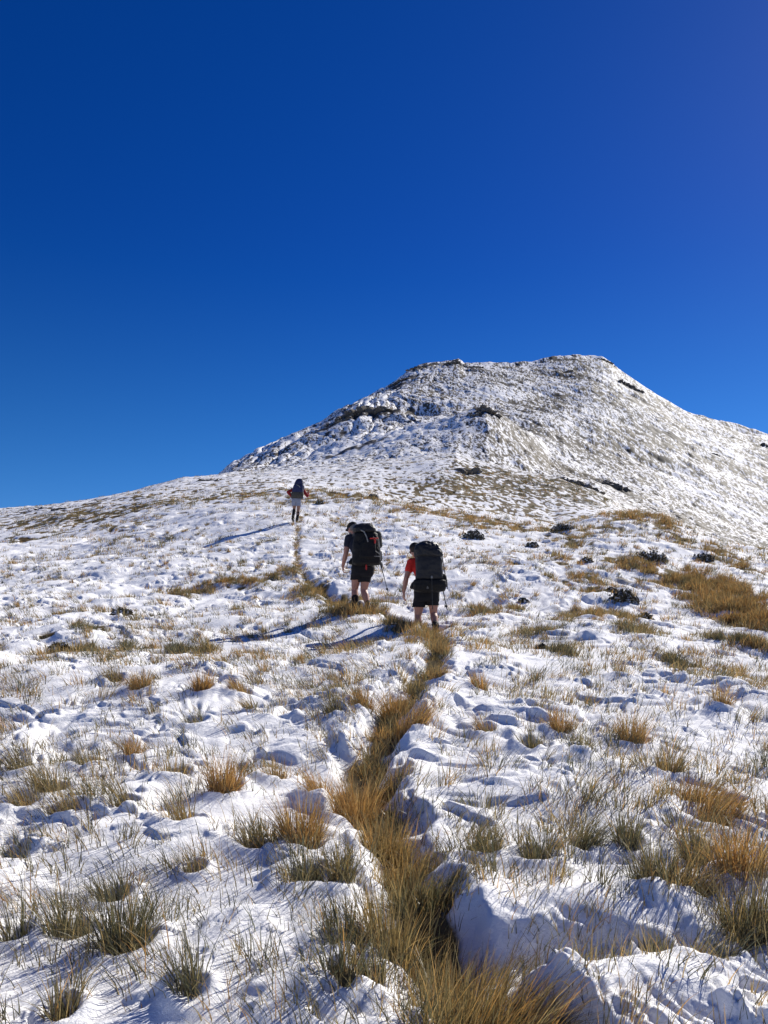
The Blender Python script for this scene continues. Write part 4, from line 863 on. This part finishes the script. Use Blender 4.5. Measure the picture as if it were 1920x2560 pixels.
# ---- far hiker
_z, _x = zof(740.5, 1307.5, 30.6); P = V3((_x, 30.6, _z))
r_ = root('person', P, 'farthest hiker, in a dark red top, pale shorts and knee high gaiters', 'person', 'hikers climbing the snowy path')
bm = nb()
torso(bm, (.0, .0, .98), (.02, .02, 1.12), (.05, .08, 1.28), (.06, .12, 1.42), (.08, .15, 1.5), .95)
capsule(bm, (.08, .15, 1.48), .052, (.11, .2, 1.56), .05); M = head_shape(bm, (.125, .22, 1.615), 0, .4)
arm(bm, (-.125, .08, 1.38), (-.355, -.02, 1.26), (-.19, .10, 1.08)); hand(bm, (-.19, .10, 1.08), (.8, .3, -.5), (.3, .5, .8), (.4, -1, .2), .8)
arm(bm, (.235, .10, 1.37), (.42, .10, 1.11), (.455, .20, 1.27)); hand(bm, (.455, .20, 1.27), (-.2, .3, 1), (-.5, .8, .0), (.8, .4, -.2), 1.2)
leg(bm, (-.09, .0, .90), (-.10, .12, .56), (-.135, -.02, .17), (-.14, .14, .11), .95)
leg(bm, (.09, .0, .90), (.075, .04, .50), (.03, -.04, .08), (.02, .14, .03), .95)
finish(bm, 'body', SKIN_A, r_, .006, 3); eyes(r_, M); cap_hat(r_, M, NAVYT); cap_hat(r_, M @ Matrix.Translation(V3((0, -.022, -.045))), HAIRM, 'hair', False, .93)
bm = nb(); torso(bm, (.0, .0, .98), (.02, .02, 1.12), (.05, .08, 1.28), (.06, .12, 1.42), (.08, .15, 1.49), .95, .014)
for sh, el, wr in (((-.125, .08, 1.38), (-.355, -.02, 1.26), (-.21, .09, 1.10)), ((.235, .10, 1.37), (.42, .10, 1.11), (.452, .19, 1.24))): arm(bm, sh, el, wr, 1, .016)
capsule(bm, (.0, .1, 1.38), .08, (-.12, .08, 1.38), .075); capsule(bm, (.1, .1, 1.38), .08, (.22, .10, 1.37), .075)
finish(bm, 'top', MAROON, r_, .007, 3, .012, .07)
bm = nb(); loft(bm, [((.0, 0, 1.04), .17, .13), ((.0, -.01, .94), .19, .155), ((.0, -.01, .84), .185, .15)], 2.6)
loft(bm, [((-.085, 0, .90), .10, .12), ((-.098, .05, .70), .095, .105)], 2.2); loft(bm, [((.085, .0, .90), .10, .12), ((.085, .015, .69), .098, .105)], 2.2)
finish(bm, 'shorts', GREYB, r_, .007, 3, .012, .08)
boot(r_, (-.135, -.02, .17), (-.14, .14, .11)); boot(r_, (.03, -.04, .08), (.02, .14, .03))
for kn, an in (((-.106, .08, .53), (-.135, -.02, .18)), ((.068, .02, .41), (.03, -.04, .09))): bm = nb(); capsule(bm, kn, .068, an, .055); finish(bm, 'gaiter', BLACKC, r_, .008, 2)
O = V3((.08, -.26, 1.0)); p_ = root('backpack', P + O, 'tall navy blue pack with dark lower pockets on the farthest hiker', 'backpack', 'hiking packs')
bag(p_, 'main_bag', [S(1.17, -.12, .24, -.25, .10), S(1.2, -.155, .30, -.25, .15), S(1.35, -.14, .305, -.25, .16), S(1.5, -.085, .30, -.24, .15), S(1.53, -.04, .26, -.24, .1)], PACKN, 3.0, .03, .1)
bag(p_, 'lid', [S(1.50, -.04, .27, -.24, .11), S(1.53, -.075, .30, -.25, .155), S(1.64, -.035, .29, -.25, .15), S(1.73, .03, .27, -.24, .11), S(1.755, .08, .2, -.24, .06)], PACKN, 2.7, .03, .06)
bag(p_, 'lower_compartment', [S(1.0, -.13, .25, -.24, .1), S(1.025, -.19, .295, -.24, .14), S(1.12, -.19, .31, -.25, .15), S(1.2, -.17, .305, -.25, .15), S(1.22, -.12, .25, -.25, .1)], PACKO, 3.0, .02, .1)
bag(p_, 'side_pocket', [S(1.3, .28, .32, -.22, .05), S(1.34, .27, .335, -.22, .07), S(1.48, .27, .33, -.22, .07), S(1.5, .28, .31, -.22, .05)], PACKN, 2.6, .02, .06)
bag(p_, 'hip_belt', [S(.98, -.20, .27, -.05, .14), S(1.0, -.21, .28, -.05, .16), S(1.04, -.21, .28, -.05, .16), S(1.06, -.19, .26, -.05, .13)], STRAP, 2.4, .01, .06)
tube([g(.02, 1.49, -.41) - O, g(.10, 1.46, -.43) - O, g(.18, 1.38, -.42) - O], .012, 'lid_strap', GREYS, p_)
for q in (-1, 1): tube([g(.08 + q * .10, 1.38, -.12) - O, g(q * .11 + .07, 1.46, .10) - O, g(q * .11 + .06, 1.36, .22) - O, g(q * .12 + .03, 1.14, .10) - O, g(q * .15 + .02, 1.03, -.06) - O], .02, 'shoulder_strap', STRAP, p_)
pole(P, (.44, .26, 1.37), (.437, .24, .30), 'dark upright pole planted in the snow by the farthest hiker', 'trekking poles')
